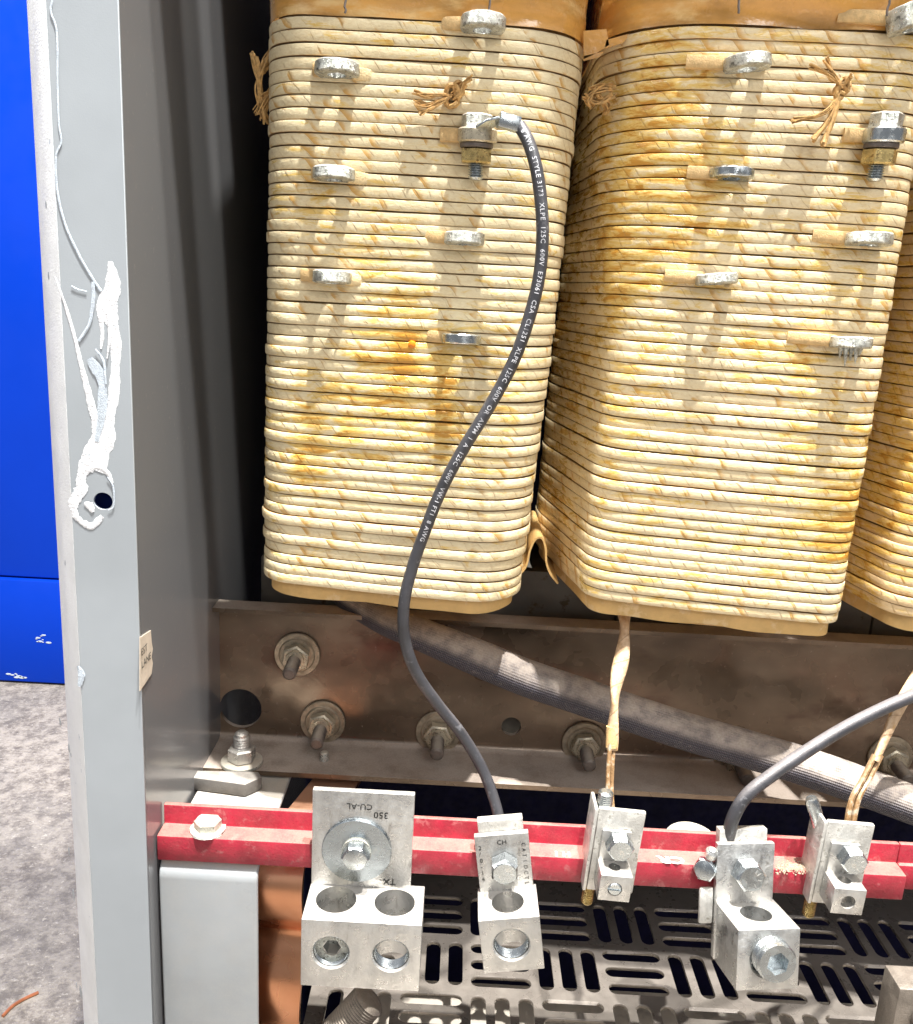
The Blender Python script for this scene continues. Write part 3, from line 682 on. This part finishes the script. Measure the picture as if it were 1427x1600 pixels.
L5 = small_lug('small lug on an upright plate without a screw, rightmost on the rail', (1330, 1342), -13, 0, ((-.0090, .012, .008), (-.45, .0, 1), [(.0038, 0), (.0038, .0200), (.0030, .0225), (.0001, .0230)], 18), False, math.radians(2))
# rounded washer behind the rail
p = PY(1082, 1310, lipY+.022)
tag(MB().lathe(p+Vector((0, 0, -.004)), (0, -.2, 1), [(.0165, 0), (.0165, .002), (.012, .0045), (.004, .006), (.0001, .0062)], 36).build('domed_washer', ZINCD), 'dusty domed washer peeping out behind the red rail', 'washer')
# corner lug bottom right
L6M = M('grimy_lug', (.14, .12, .10), .5, .4, .3, 60, film=.2, dust=.15, dcol=(.55, .47, .40), bmp=.4, bs=900)
p = PY(1424, 1572, .40)
L6 = thing('terminal_lug', 'dark cut-off terminal block in the bottom right corner of the photo', 'terminal lug', p)
MB().box(-.0075, .05, 0, .018, -.03, .010).build('lug_body', L6M, L6, bevel=.001)
q = MB(); q.lathe((.009, -.001, -.008), (0, -1, 0), [(.0085, 0), (.0085, .004), (.0070, .0048), (.0052, .0048), (.0048, .001)], 30); q.build('set_screw', DSTEEL, L6)
# fallen threaded plug under lug 1
p = PY(547, 1580, .455)
tag(MB().lathe(p+Vector((.012, 0, .010)), (-.62, -.1, -.78), [(.0045, -.0005), (.0085, 0)]+thread_prof(.0108, .030, .0018, .0008, .09), 34).build('threaded_plug', DSTEEL), 'dull steel threaded plug hanging just below the two-barrel lug', 'threaded plug')

# ================================================================== GRATE
ZG = -.45; sgr = .1035*.45
g0 = PZ(932, 1478, ZG)
cells = []; x0g = PZ(476, 1590, ZG).x
def slot(cx, cy, L, w, vert):
    pts = []
    for k in range(9): a = -PI/2+PI*k/8; pts.append((L/2-w/2+w/2*math.cos(a), w/2*math.sin(a)))
    for k in range(9): a = PI/2+PI*k/8; pts.append((-(L/2-w/2)+w/2*math.cos(a), w/2*math.sin(a)))
    return [(cx-b, cy+a) if vert else (cx+a, cy+b) for a, b in pts]
holes = []; ygb = .645
nx0 = math.floor((x0g-g0.x)/sgr)+0; gx1 = g0.x+10*sgr; gy0 = g0.y-7*sgr; gy1 = g0.y+6*sgr
for i in range(nx0, 10):
    for j in range(-7, 6):
        cx = g0.x+(i+.5)*sgr; cy = g0.y-(j+.5)*sgr*1.05
        if cx-sgr*.5 < x0g+.004 or cy+sgr*.5 > ygb: continue
        v = (i+j) % 2 == 1
        for k in (-1, 0, 1):
            o_ = k*sgr*.335
            holes.append(slot(cx+(o_ if v else 0), cy+(0 if v else o_), sgr*.88, sgr*.215, v))
grt = plate2d([(x0g, g0.y-6.2*sgr), (gx1, g0.y-6.2*sgr), (gx1, ygb), (x0g, ygb)], holes, lambda c: Vector((c.x, c.y, ZG-.0015+c.z)), .003, GRATE, 'floor_grate')
tag(grt, 'slotted basketweave steel grate forming the floor beneath the lugs', 'grate')
# lower sheet under the grate that catches light
tag(MB().box(x0g+.01, .8, .15, .60, -.535, -.530).build('drip_tray', M('beige_sheet', (.62, .56, .48), .6, 0, .15, 20, c2=(.35, .31, .27), c2a=.55, c2s=12, bmp=.2)), 'pale dusty sheet seen through the slots of the grate', 'tray')

# ================================================================== COILS
def coil_path(cx, y0, dep, pl, n=9):
    """closed rounded hexagon-like plan; pl = (front left x, mid left x, front right x, mid right x, r_left, r_right, bulge); runs +X along the front"""
    fl, ml, fr, mr, rl, rr_, bu = pl
    ym = y0+dep*.5; bl = (fl+ml)/2+.004; br = (fr+mr)/2-.004
    C = [((fl, y0), rl), ((fr, y0), rr_), ((mr, ym), .10), ((br, y0+dep), .03), ((bl, y0+dep), .03), ((ml, ym), .10)]
    m = len(C); segs = []
    for i in range(m):
        (p, r), (a, _), (b, _) = C[i], C[i-1], C[(i+1) % m]
        p = Vector(p); u = (Vector(a)-p); w = (Vector(b)-p); lu, lw = u.length, w.length; u /= lu; w /= lw
        h = math.acos(max(-1, min(1, u.dot(w))))/2; d = min(r/math.tan(h), lu*.46, lw*.46); r = d*math.tan(h)
        c = p+(u+w).normalized()*(r/math.sin(h)); s0 = p+u*d; s1 = p+w*d
        a0 = math.atan2(s0.y-c.y, s0.x-c.x); a1 = math.atan2(s1.y-c.y, s1.x-c.x); da = (a1-a0+PI) % (2*PI)-PI
        segs.append([(c.x+r*math.cos(a0+da*k/n), c.y+r*math.sin(a0+da*k/n)) for k in range(n+1)])
    out = []
    for i in range(m):
        out += segs[i]; e, f_ = segs[i][-1], segs[(i+1) % m][0]
        q = 18 if i == 0 else 8
        for k in range(1, q): out.append((e[0]+(f_[0]-e[0])*k/q, e[1]+(f_[1]-e[1])*k/q))
    res = []
    for x, y in out:
        ex = max(0, 1-((x-(fl+fr)/2)/((fr-fl)/2))**2)
        res.append((x, y-bu*ex if y < ym else y))
    return res
PR = []
def wprof(h, t):     # superellipse profile, starts at the inner side (v=0) -> outer at v=.5
    n = 14; o = []
    for k in range(n):
        a = 2*PI*k/n+PI
        c, s_ = math.cos(a), math.sin(a); e = .40
        o.append((math.copysign(abs(c)**e, c)*t/2, math.copysign(abs(s_)**e, s_)*h/2))
    return o
GC = 'paper wrapped transformer coils side by side'
def coil(label, cx, y0, dep, ztop, zbot, mt, seed, plf, tiltf, zjog=None):
    def grow(pl, d): return (pl[0]-d, pl[1]-d, pl[2]+d, pl[3]+d, max(.004, pl[4]+d), max(.004, pl[5]+d), pl[6])
    rnd = random.Random(seed)
    pitch = .00605; N = int(round((ztop-zbot)/pitch)); root = thing('transformer_coil', label, 'coil', (cx, y0+dep/2, zbot), GC)
    mb = MB(); prof = wprof(.00585, .0042)
    off = rnd.random()
    for i in range(N):
        t = i/(N-1); z = ztop-pitch*(i+.5)+rnd.uniform(-.00016, .00016)-(.0003 if rnd.random() < .1 else 0)
        dr = rnd.uniform(-.00045, .00045)
        if zjog: dr += zjog(t)
        pts = coil_path(cx, y0-dr, dep, grow(plf(t), dr))
        tl_ = tiltf(t); P = []
        ph = rnd.random()*50
        for j, (x, y) in enumerate(pts):
            nz = noise.noise(Vector((x*22, y*22, ph)))*.00022+noise.noise(Vector((x*90, y*90, ph+9)))*.00016
            nr = noise.noise(Vector((x*28+5, y*28, ph+20)))*.0004
            P.append(Vector((x+nr, y+nr, z-tl_*(x-cx)+nz)))
        b = len(mb.uv); mb.sweep(P, prof, closed=True, up=(0, 0, 1))
        off += .0012+rnd.uniform(-.0016, .0016)
        if rnd.random() < .12: off += rnd.uniform(0, .012)
        mb.uv[b:] = [[(q[0]+off+1, q[1]) for q in fu] for fu in mb.uv[b:]]
    o = mb.build('winding', mt, smooth=True, ang=80, uv=True); hang(o, root)
    # liner sleeve inside the turns
    ln = MB(); zs = [zbot-.0085, zbot-.002, zbot+.05, zbot+.10, (ztop+zbot)/2, ztop-.10, ztop-.05, ztop+.002, ztop+.012]
    rings = []
    for z in zs:
        t = (ztop-z)/(ztop-zbot); pts = coil_path(cx, y0+.0026, dep-.005, grow(plf(min(1, max(0, t))), -.0026))
        rings.append([Vector((x, y, z-tiltf(min(1, max(0, t)))*(x-cx)+(noise.noise(Vector((x*30, y*30, 3)))*.0018 if z == zs[0] else 0))) for x, y in pts])
    m = len(rings[0]); vs = [v for r_ in rings for v in r_]; fs = []
    for i in range(len(rings)-1):
        for k in range(m): k2 = (k+1) % m; fs.append([i*m+k, (i)*m+k2, (i+1)*m+k2, (i+1)*m+k])
    fs.append([k for k in range(m)]);
    ln.add(vs, fs); hang(ln.build('liner_sleeve', LINER), root)
    # resin soaked paper above
    am = MB(); rings = []
    for q in range(34):
        z = ztop+.0005+q*.0035; pts = coil_path(cx, y0-.0012-.004*min(1, q/6), dep+.002, grow(plf(0), .002))
        rings.append([Vector((x+noise.noise(Vector((x*40, z*60, 1)))*.0016, y+noise.noise(Vector((x*28+z*60, z*90, 7)))*.0045, z-tiltf(0)*(x-cx))) for x, y in pts])
    vs = [v for r_ in rings for v in r_]; fs = []
    for i in range(len(rings)-1):
        for k in range(m): k2 = (k+1) % m; fs.append([i*m+k, (i)*m+k2, (i+1)*m+k2, (i+1)*m+k])
    am.add(vs, fs); hang(am.build('resin_paper_wrap', AMBER, ang=60), root)
    return root
def lerp3(a, b, c): return lambda t: a+(b-a)*t*2 if t < .5 else b+(c-b)*(t-.5)*2
ZT1 = PY(640, 33, .493).z; ZB1 = PY(640, 930, .493).z
rot = math.radians(-5)
fo1 = [((-.035, .5, -.065), (.075, .3, .085), .15), ((-.033, .5, -.035), (.009, .3, .030), .16), ((-.085, .5, -.10), (.016, .3, .05), .10), ((-.010, .5, -.065), (.010, .3, .045), .14), ((-.04, .5, -.058), (.02, .3, .018), .08)]
WM1 = winding_mat('paper_wrapped_wire', -.015, fo1, 1)
fo2 = [((.075, .56, -.02), (.04, .3, .18), .05), ((.215, .5, -.12), (.04, .3, .05), .12), ((.17, .5, -.03), (.05, .3, .03), .08), ((.10, .55, .06), (.05, .2, .12), .10), ((.20, .5, -.06), (.05, .2, .05), .08)]
WM2 = winding_mat('paper_wrapped_wire_amber', .020, fo2, 2, (.73, .57, .33), (.84, .71, .46))
WM3 = winding_mat('paper_wrapped_wire_tan', .04, [], 3, (.66, .46, .24), (.76, .58, .34))
def L3(A, B, C_):
    def f(t):
        a, b, q = (A, B, t*2) if t < .5 else (B, C_, t*2-1)
        if isinstance(a, tuple): return tuple(x+(y-x)*q for x, y in zip(a, b))
        return a+(b-a)*q
    return f
P1f = L3((-.1085, -.117, .0515, .0555, .026, .034, .003), (-.1090, -.118, .0465, .0545, .020, .030, .003), (-.1100, -.119, .0375, .0465, .016, .034, .003))
P2f = L3((.0650, .0660, .2310, .2360, .058, .022, .003), (.0840, .0600, .2310, .2340, .018, .018, .003), (.0805, .0560, .2285, .2290, .014, .014, .003))
def sh(f, d): return lambda t: tuple(v+d if i < 4 else v for i, v in enumerate(f(t)))
C1 = coil('leftmost paper wrapped coil, the one the thin black cable is bolted to', -.030, .4960, .225, ZT1, ZB1, WM1, 11, P1f, L3(.004, -.008, .050),
          zjog=lambda t: .0012 if .86 < t < .885 else (-.0005 if t > .93 else 0))
C2 = coil('middle paper wrapped coil, full of amber resin stains on its upper left side', .1500, .4960, .225, PY(1150, 40, .493).z, PY(1130, 960, .493).z, WM2, 22, P2f, L3(-.012, .012, .056))
C3 = coil('rightmost paper wrapped coil, cut off by the right edge of the photo', .3230, .4960, .225, PY(1150, 40, .493).z, PY(1130, 960, .493).z, WM3, 33, sh(P2f, .1760), L3(-.012, .012, .056))

# front surface of a coil at a pixel
def on_coil(px, py, cx, y0, dep=.225, off=0.0): return PY(px, py, y0-.0045-off)
rot = 0.0
c1a = (-.030, .4960); c2a = (.1500, .4960)

def tap(root, px, py, ca_, w=60, h=22, tilt=0.0, left=20, right=44, mt=ZINCD, seed=0, yellow=False):
    rnd = random.Random(seed); p = on_coil(px, py, *ca_, off=.0050)
    n_ = bpy.data.objects.new('tap_terminal', None); S.collection.objects.link(n_); n_.empty_display_size = .01; n_.location = p; hang(n_, root)
    r = .0102*w/60; t = .0060*h/22; q = MB()
    n = 30; prof = [(r*.42, -t/2), (r*.93, -t/2), (r, -t*.36), (r, t*.36), (r*.93, t/2), (r*.42, t/2)]
    q.ring((0, 0, 0), (tilt, .06, 1), r, r*.42, -t/2, t/2, n, .0006)
    for v in q.v: v += Vector((rnd.uniform(-1, 1), rnd.uniform(-1, 1), rnd.uniform(-1, 1)))*.00016
    for v in q.v: v.y *= .92
    q.build('brazed_ring', mt, n_)
    k = .478/F
    # cloth sleeve to the left, crimped tape to the right
    sv = MB(); L_ = left*k; c, s_ = math.cos(rot), math.sin(rot)
    pth = [Vector((-(r*.55+L_*(1-a)), 0.0068-.0030*math.sin(a*1.6), 0.0002)) for a in [i/8 for i in range(9)]]
    pth = [Vector((v.x*c-v.y*s_, v.x*s_+v.y*c, v.z-v.x*.02)) for v in pth]
    sv.sweep(pth, wprof(.0064, .0052), up=(0, 0, 1)); sv.build('insulation_sleeve', TAPE, n_)
    if right:
        L_ = right*k; tp = MB(); m_ = 16
        pth = [Vector((r*.6+L_*i/m_, .0045+.0042*(i/m_)**.8, 0)) for i in range(m_+1)]
        pth = [Vector((v.x*c-v.y*s_, v.x*s_+v.y*c, v.z-v.x*.06)) for v in pth]
        tp.sweep(pth, wprof(.0062, .0052), up=(0, 0, 1), scale=[1+.09*(i % 2) for i in range(m_+1)]); tp.build('crimped_tape', TAPEL, n_)
    return n_
for a in ((755, 37, 62, 24, .05, 40, 0), (527, 108, 62, 22, .0, 16, 44), (522, 272, 60, 22, .0, 14, 40), (726, 373, 58, 22, .02, 42, 14), (519, 433, 56, 24, .04, 32, 40), (721, 530, 58, 20, -.02, 34, 0)):
    tap(C1, a[0], a[1], c1a, a[2]+4, a[3]-1, a[4], a[5], a[6], mt=ZINC if a[1] == 530 else ZINCD, seed=a[0])
for a in ((1168, 99, 64, 22, -.12, 66, 0), (1144, 272, 62, 18, -.05, 44, 0), (1120, 436, 60, 20, -.10, 58, 14), (1330, 535, 60, 22, .0, 76, 0), (1358, 374, 66, 22, .0, 60, 0), (1424, 28, 64, 40, -.3, 80, 0)):
    tap(C2, a[0], a[1], c2a, a[2]+4, a[3]-1, a[4], a[5], a[6], mt=ZINC if a[1] == 272 else ZINCD, seed=a[0])
# solder drips under the tap at 1330,545
q = MB()
for dxp, L_ in ((-16, .005), (-8, .0095), (0, .0065), (8, .008), (15, .004)):
    p = on_coil(1330+dxp, 545, *c2a, off=.004+random.uniform(-.001, .003)); q.lathe(p, (random.uniform(-.1, .1), 0, -1), [(.0016, -.001), (.0011, L_*.4), (.0005, L_*.8), (.0001, L_)], 8)
hang(q.build('solder_drip', ZINCD), C2)

def bolted(root, px, pyt, pyb, ca_, tilt, seed):
    p = on_coil(px, pyt, *ca_, off=.007); pb = on_coil(px, pyb, *ca_, off=.007); H_ = p.z-pb.z
    n_ = bpy.data.objects.new('bolted_terminal', None); S.collection.objects.link(n_); n_.empty_display_size = .01; n_.location = p; hang(n_, root)
    ax = (tilt, .05, -1); h = H_
    MB().lathe((0, 0, 0), ax, [(.0070, 0), (.0080, .0008), (.0080, h*.22)], 6, .2).build('bolt_head', ZINCD, n_)
    MB().ring((.0004, 0, 0), ax, .0100, .003, h*.225, h*.45, 36, .0008).build('terminal_ring', YZINC if seed == 1 else ZINC, n_)
    MB().ring((0, 0, 0), ax, .0084, .003, h*.452, h*.53, 30).build('spring_washer', DSTEEL, n_)
    MB().lathe((0, 0, 0), ax, hexprof(.0086, h*.24, h*.53), 6, .5 if seed == 1 else .1).build('brass_nut', BRASS, n_)
    MB().lathe((0, 0, 0), ax, thread_prof(.0040, h*.22, .0012, h*.77, .25), 16).build('bolt_shank', ZINC, n_)
    k = .478/F; sv = MB(); sv.sweep([Vector((-.007-.0014*i, .0050+.0004*i*.4, -h*.32)) for i in range(9)][::-1], wprof(.0066, .0045), up=(0, 0, 1)); sv.build('insulation_sleeve', TAPE, n_)
    return n_, p
bt1, pb1 = bolted(C1, 746, 178, 278, c1a, .03, 1)
bt2, pb2 = bolted(C2, 1388, 176, 282, c2a, -.03, 2)

# fibre cords tied round the coils
def cord_tie(root, anchor, strands, knot, ca_, off=.004, seed=0):
    rnd = random.Random(seed); q = MB()
    for pts in strands:
        for k in range(12):
            P = [on_coil(x+rnd.uniform(-6, 6)*(i/len(pts)), y+rnd.uniform(-7, 7)*(i/len(pts)), *ca_, off=off+rnd.uniform(-.001, .002)+.003*i/len(pts)) for i, (x, y) in enumerate(pts)]
            P = spline(P, 5); q.sweep(P, circ(.0008, 5, 1, .45), scale=[.9+.2*i/len(P) for i in range(len(P))])
    for (x, y, r_) in knot:
        for k in range(5):
            c = on_coil(x, y, *ca_, off=off); a0 = rnd.uniform(0, 6); P = []
            for j in range(9):
                a = a0+j*.8; P.append(c+Vector((math.cos(a)*r_*rnd.uniform(.6, 1), rnd.uniform(-1, 1)*r_*.6, math.sin(a)*r_*1.2)))
            q.sweep(spline(P, 4), circ(.0010, 5))
    hang(q.build('cord_tie', FIBRE), root)
cord_tie(C1, None, [[(708, 148), (690, 148), (668, 150), (648, 142)], [(706, 150), (688, 156), (668, 164), (650, 160)], [(706, 151), (690, 160), (672, 170), (658, 176)], [(704, 146), (720, 134), (735, 120)], [(708, 156), (720, 146), (728, 132)]], [(706, 150, .0042), (716, 140, .0030)], c1a, seed=1)
cord_tie(C2, None, [[(1316, 138), (1305, 120), (1290, 92)], [(1316, 138), (1300, 118), (1268, 104)], [(1312, 145), (1290, 175), (1238, 188)], [(1312, 145), (1296, 185), (1272, 218)], [(1314, 150), (1300, 190), (1286, 226)], [(1318, 136), (1326, 124), (1330, 118)]], [(1318, 135, .003), (1312, 144, .0025)], c2a, off=.007, seed=2)
def free_cord(root, strands, Y, seed, thick=.0011):
    rnd = random.Random(seed); q = MB()
    for pts in strands:
        for k in range(10):
            P = spline([PY(x+rnd.uniform(-5, 5), y+rnd.uniform(-5, 5), Y+rnd.uniform(-.003, .003)) for x, y in pts], 5); q.sweep(P, circ(thick*.65, 5, 1, .5), scale=[1-.4*i/len(P) for i in range(len(P))])
    hang(q.build('cord_tie', FIBRE), root)
free_cord(C1, [[(424, 80), (414, 98), (404, 130), (406, 160)], [(424, 100), (408, 110), (398, 84)], [(426, 140), (412, 150), (400, 176)], [(426, 150), (416, 165), (410, 190)], [(404, 150), (412, 178), (420, 192)], [(395, 84), (402, 110), (408, 150)]], .525, 3)
free_cord(C2, [[(958, 138), (935, 140), (918, 155), (925, 165)], [(958, 148), (935, 158), (914, 150)], [(935, 150), (950, 165), (945, 178)], [(925, 142), (940, 136), (955, 134)]], .512, 4, .0016)

# folded paper collars at the coil feet
def strip_sheet(name, pts, w_, root, mt=LINER, Y=.53):
    P = spline([PY(x, y, yy) for x, y, yy in pts], 10); q = MB()
    q.sweep(P, [(-w_, -.0004), (w_, -.0004), (w_, .0004), (-w_, .0004)], up=(0, 1, -.15)); o = q.build(name, mt, ang=50); hang(o, root)
def sheet(name, pts, deps, root, mt=LINER):
    """paper strip: pixel polyline swept along depth"""
    th = .0006; P0 = spline([PY(x, y, deps[0]) for x, y in pts], 10); n = len(P0); vs = []; dd = Vector((0, deps[1]-deps[0], .0))
    for i, p in enumerate(P0):
        t = (P0[min(n-1, i+1)]-P0[max(0, i-1)]).normalized(); nn = Vector((-t.z, 0, t.x))*th
        vs += [p+nn, p-nn, p-nn+dd, p+nn+dd]
    fs = []
    for i in range(n-1):
        for k in range(4): fs.append([i*4+k, i*4+(k+1) % 4, (i+1)*4+(k+1) % 4, (i+1)*4+k])
    fs += [[0, 1, 2, 3], [(n-1)*4+3, (n-1)*4+2, (n-1)*4+1, (n-1)*4]]
    hang(MB().add(vs, fs).build(name, mt, ang=50), root)
sheet('paper_collar', [(808, 902), (822, 885), (829, 858), (838, 842), (848, 842), (853, 858), (854, 878), (860, 896), (872, 912)], (.532, .60), C2)
sheet('paper_collar', [(1328, 880), (1333, 900), (1336, 925), (1350, 938), (1378, 945)], (.545, .60), C3)
# resin corner paper at the top of coil 2
q = MB()
for pts in (((912, 48), (948, 45), (952, 70), (930, 84), (912, 92)), ((948, 62), (985, 52), (975, 66), (945, 76)), ((910, 88), (945, 80), (935, 90), (912, 95))):
    P = [PY(x, y, .512) for x, y in pts]; m_ = len(P)
    q.add([p for p in P]+[p+Vector((0, .0006, 0)) for p in P], [list(range(m_)), list(range(m_, 2*m_))[::-1]]+[[i, (i+1) % m_, m_+(i+1) % m_, m_+i] for i in range(m_)])
hang(q.build('torn_paper', AMBER), C2)
# resin drop and stray cracks on coil 1
p = on_coil(644, 538, *c1a, off=-.001); hang(MB().lathe(p, (0, -1, 0), [(.0026, -.0005), (.0025, .0006), (.0018, .0016), (.0001, .0021)], 18).build('resin_drop', RESIN), C1)
q = MB()
for (x, y, L_) in ((540, 10, .006), (765, 12, .007), (1155, 10, .006), (1388, 12, .007)):
    p = PY(x, y, .484 if x < 1000 else .476); q2 = MB().sweep([p+Vector((random.uniform(-.0004, .0004), 0, -L_/2+L_*i/4)) for i in range(5)], circ(.0006, 5)); hang(q2.build('stray_thread', DSTEEL), C1 if x < 1000 else C2)

# ================================================================== CABLES
def cable(name, label, pts, r, mt, cat, n=14, uv=True, prof=None, tw=0, scale=None):
    P = spline([PY(x, y, Y) for x, y, Y in pts], n); root = thing(name, label, cat, P[-1])
    mb = MB(); mb.sweep(P, prof or circ(r, 36), twist=tw, scale=scale); o = mb.build('jacket', mt, uv=uv, ang=60); hang(o, root)
    return root, P
yc = .474
cpts = [(812, 196, yc), (826, 222, yc-.004), (838, 262, yc-.008), (845, 310, yc-.010), (848, 365, yc-.011), (843, 430, yc-.012), (826, 500, yc-.013), (800, 570, yc-.014), (762, 640, yc-.015), (722, 705, yc-.015), (690, 765, yc-.015), (666, 825, yc-.016), (645, 885, yc-.016), (632, 940, yc-.017), (632, 995, yc-.016), (650, 1050, yc-.014), (684, 1100, yc-.010), (720, 1145, yc-.008), (748, 1190, yc-.008), (764, 1225, yc-.010), (776, 1262, yc-.014), (781, 1285, yc-.017)]
cb1, P1 = cable('black_cable', 'thin black printed cable looping down from the bolted terminal to a lug', cpts, .0032, CABLE, 'cable')
# ferrule at the top of the cable
e0 = P1[0]; pf_ = PY(779, 187, yc-.002); d = (e0-pf_)
fq = MB(); fq.sweep([pf_-d*.0, pf_+d*.98], [(-.0029, -.0034), (.0029, -.0034), (.0034, .0), (.0029, .0036), (-.0029, .0036), (-.0034, 0)]); fo = fq.build('ring_terminal', ZINC, bevel=.0004); hang(fo, cb1)
tg = PY(752, 203, yc+.0015); mbt = MB(); mbt.sweep([tg, (tg+pf_)/2+Vector((0, -.001, .0005)), pf_+d*.1], [(-.0048, -.0006), (.0048, -.0006), (.0048, .0006), (-.0048, .0006)], up=(0, .15, 1)); hang(mbt.build('terminal_tongue', ZINC, bevel=.0002), cb1)
# printed legend wrapped on the jacket
L = [0.0]
for i in range(1, len(P1)): L.append(L[-1]+(P1[i]-P1[i-1]).length)
def along(s):
    import bisect
    s = max(0, min(L[-1]-1e-6, s)); i = max(1, bisect.bisect_right(L, s)); i = min(i, len(P1)-1)
    f = (s-L[i-1])/(L[i]-L[i-1]); p = P1[i-1].lerp(P1[i], f)
    t = (P1[min(i+1, len(P1)-1)]-P1[max(i-2, 0)]).normalized(); return p, t
def wrap(c, rr=.00332):
    p, t = along(c.x+.0045); view = (-p).normalized(); sd = t.cross(view).normalized()   # to the right of travel
    if sd.x < 0: sd = -sd
    out = sd.cross(t).normalized()
    if out.dot(view) < 0: out = -out
    a = (c.y-.0011)/rr+.10
    return p+out*rr*math.cos(a)+sd*rr*math.sin(a)
tt = text_mesh('8 AWG  STYLE 3173  XLPE  125C  600V  E73061  CSA  CL1251  XLPE  125C  600V  OR  AWM  I  A  125C  600V  VW-1 FT1  8 AWG', .0034, wrap, TXT, 'printed_text', spacing=1.15, bold=.00002, dense=.0005)
hang(tt, cb1)

# thick braided sleeve
bp = [(520, 905, .60), (545, 935, .588), (600, 968, .572), (660, 992, .560), (740, 1025, .552), (820, 1058, .548), (900, 1085, .545), (980, 1112, .540), (1070, 1142, .534), (1160, 1168, .528), (1250, 1195, .520), (1330, 1222, .512), (1440, 1262, .504), (1520, 1290, .50)]
bs, PB = cable('braided_cable', 'thick dusty braided black cable sagging diagonally across the brown channel', bp, .0120, BRAID, 'cable', prof=[(.0105*math.cos(2*PI*k/28)*(1.18 if True else 1), .0105*math.sin(2*PI*k/28)) for k in range(28)], scale=[.72+.38*min(1, i/60) for i in range(14*13+1)])

# bent black cable on the right
c4, P4 = cable('black_cable', 'black cable bending in from the right edge down to the big lug', [(1500, 1060, .50), (1440, 1082, .49), (1385, 1105, .482), (1325, 1135, .474), (1270, 1168, .466), (1215, 1205, .458), (1170, 1240, .452), (1147, 1275, .450), (1138, 1312, .452), (1136, 1335, .453)], .0037, CABLE, 'cable')

# paper wrapped leads
l3, P3 = cable('wrapped_lead', 'paper wrapped lead hanging from the middle coil to the small slotted-screw lug', [(972, 940, .525), (976, 975, .512), (973, 1020, .500), (963, 1070, .490), (960, 1110, .484), (958, 1140, .480), (957, 1172, .477)], .0055, PTW, 'wire', prof=circ(.0045, 12, 1.0, .55), tw=70, scale=[1.25-.5*i/84 for i in range(85)])
q = MB().sweep(spline([PY(x, y, Y) for x, y, Y in ((957, 1135, .481), (956, 1168, .478))], 6), circ(.0036, 12)); hang(q.build('tape_end', TAPE), l3)
for k_ in (-1, 1):
    q = MB().sweep(spline([PY(x+k_*3, y, Y+k_*.001) for x, y, Y in ((957, 1160, .478), (954, 1200, .472), (953, 1240, .466), (956, 1275, .460))], 6), circ(.0013, 8)); hang(q.build('bare_wire', BARE), l3)
l5, P5 = cable('wrapped_lead', 'tan resin coated lead coming down to the rightmost small lug', [(1500, 960, .51), (1440, 1050, .50), (1408, 1100, .492), (1385, 1150, .484), (1368, 1190, .478)], .004, PTW, 'wire', prof=circ(.0044, 12, 1, .5), tw=20)
for k_ in (-1, 1):
    q = MB().sweep(spline([PY(x+k_*5, y, Y+k_*.001) for x, y, Y in ((1372, 1180, .479), (1352, 1220, .472), (1336, 1250, .466), (1326, 1300, .460))], 6), circ(.0017, 8)); hang(q.build('bare_wire', BARE), l5)

# wire scrap on the concrete
q = MB().sweep(spline([PZ(x, y, -.948) for x, y in ((4, 1588), (20, 1572), (40, 1560), (60, 1551))], 6), circ(.0022, 6))
tag(q.build('wire_scrap', M('rusty_wire', (.35, .12, .05), .6)), 'thin reddish wire scrap lying on the concrete floor', 'wire scrap')
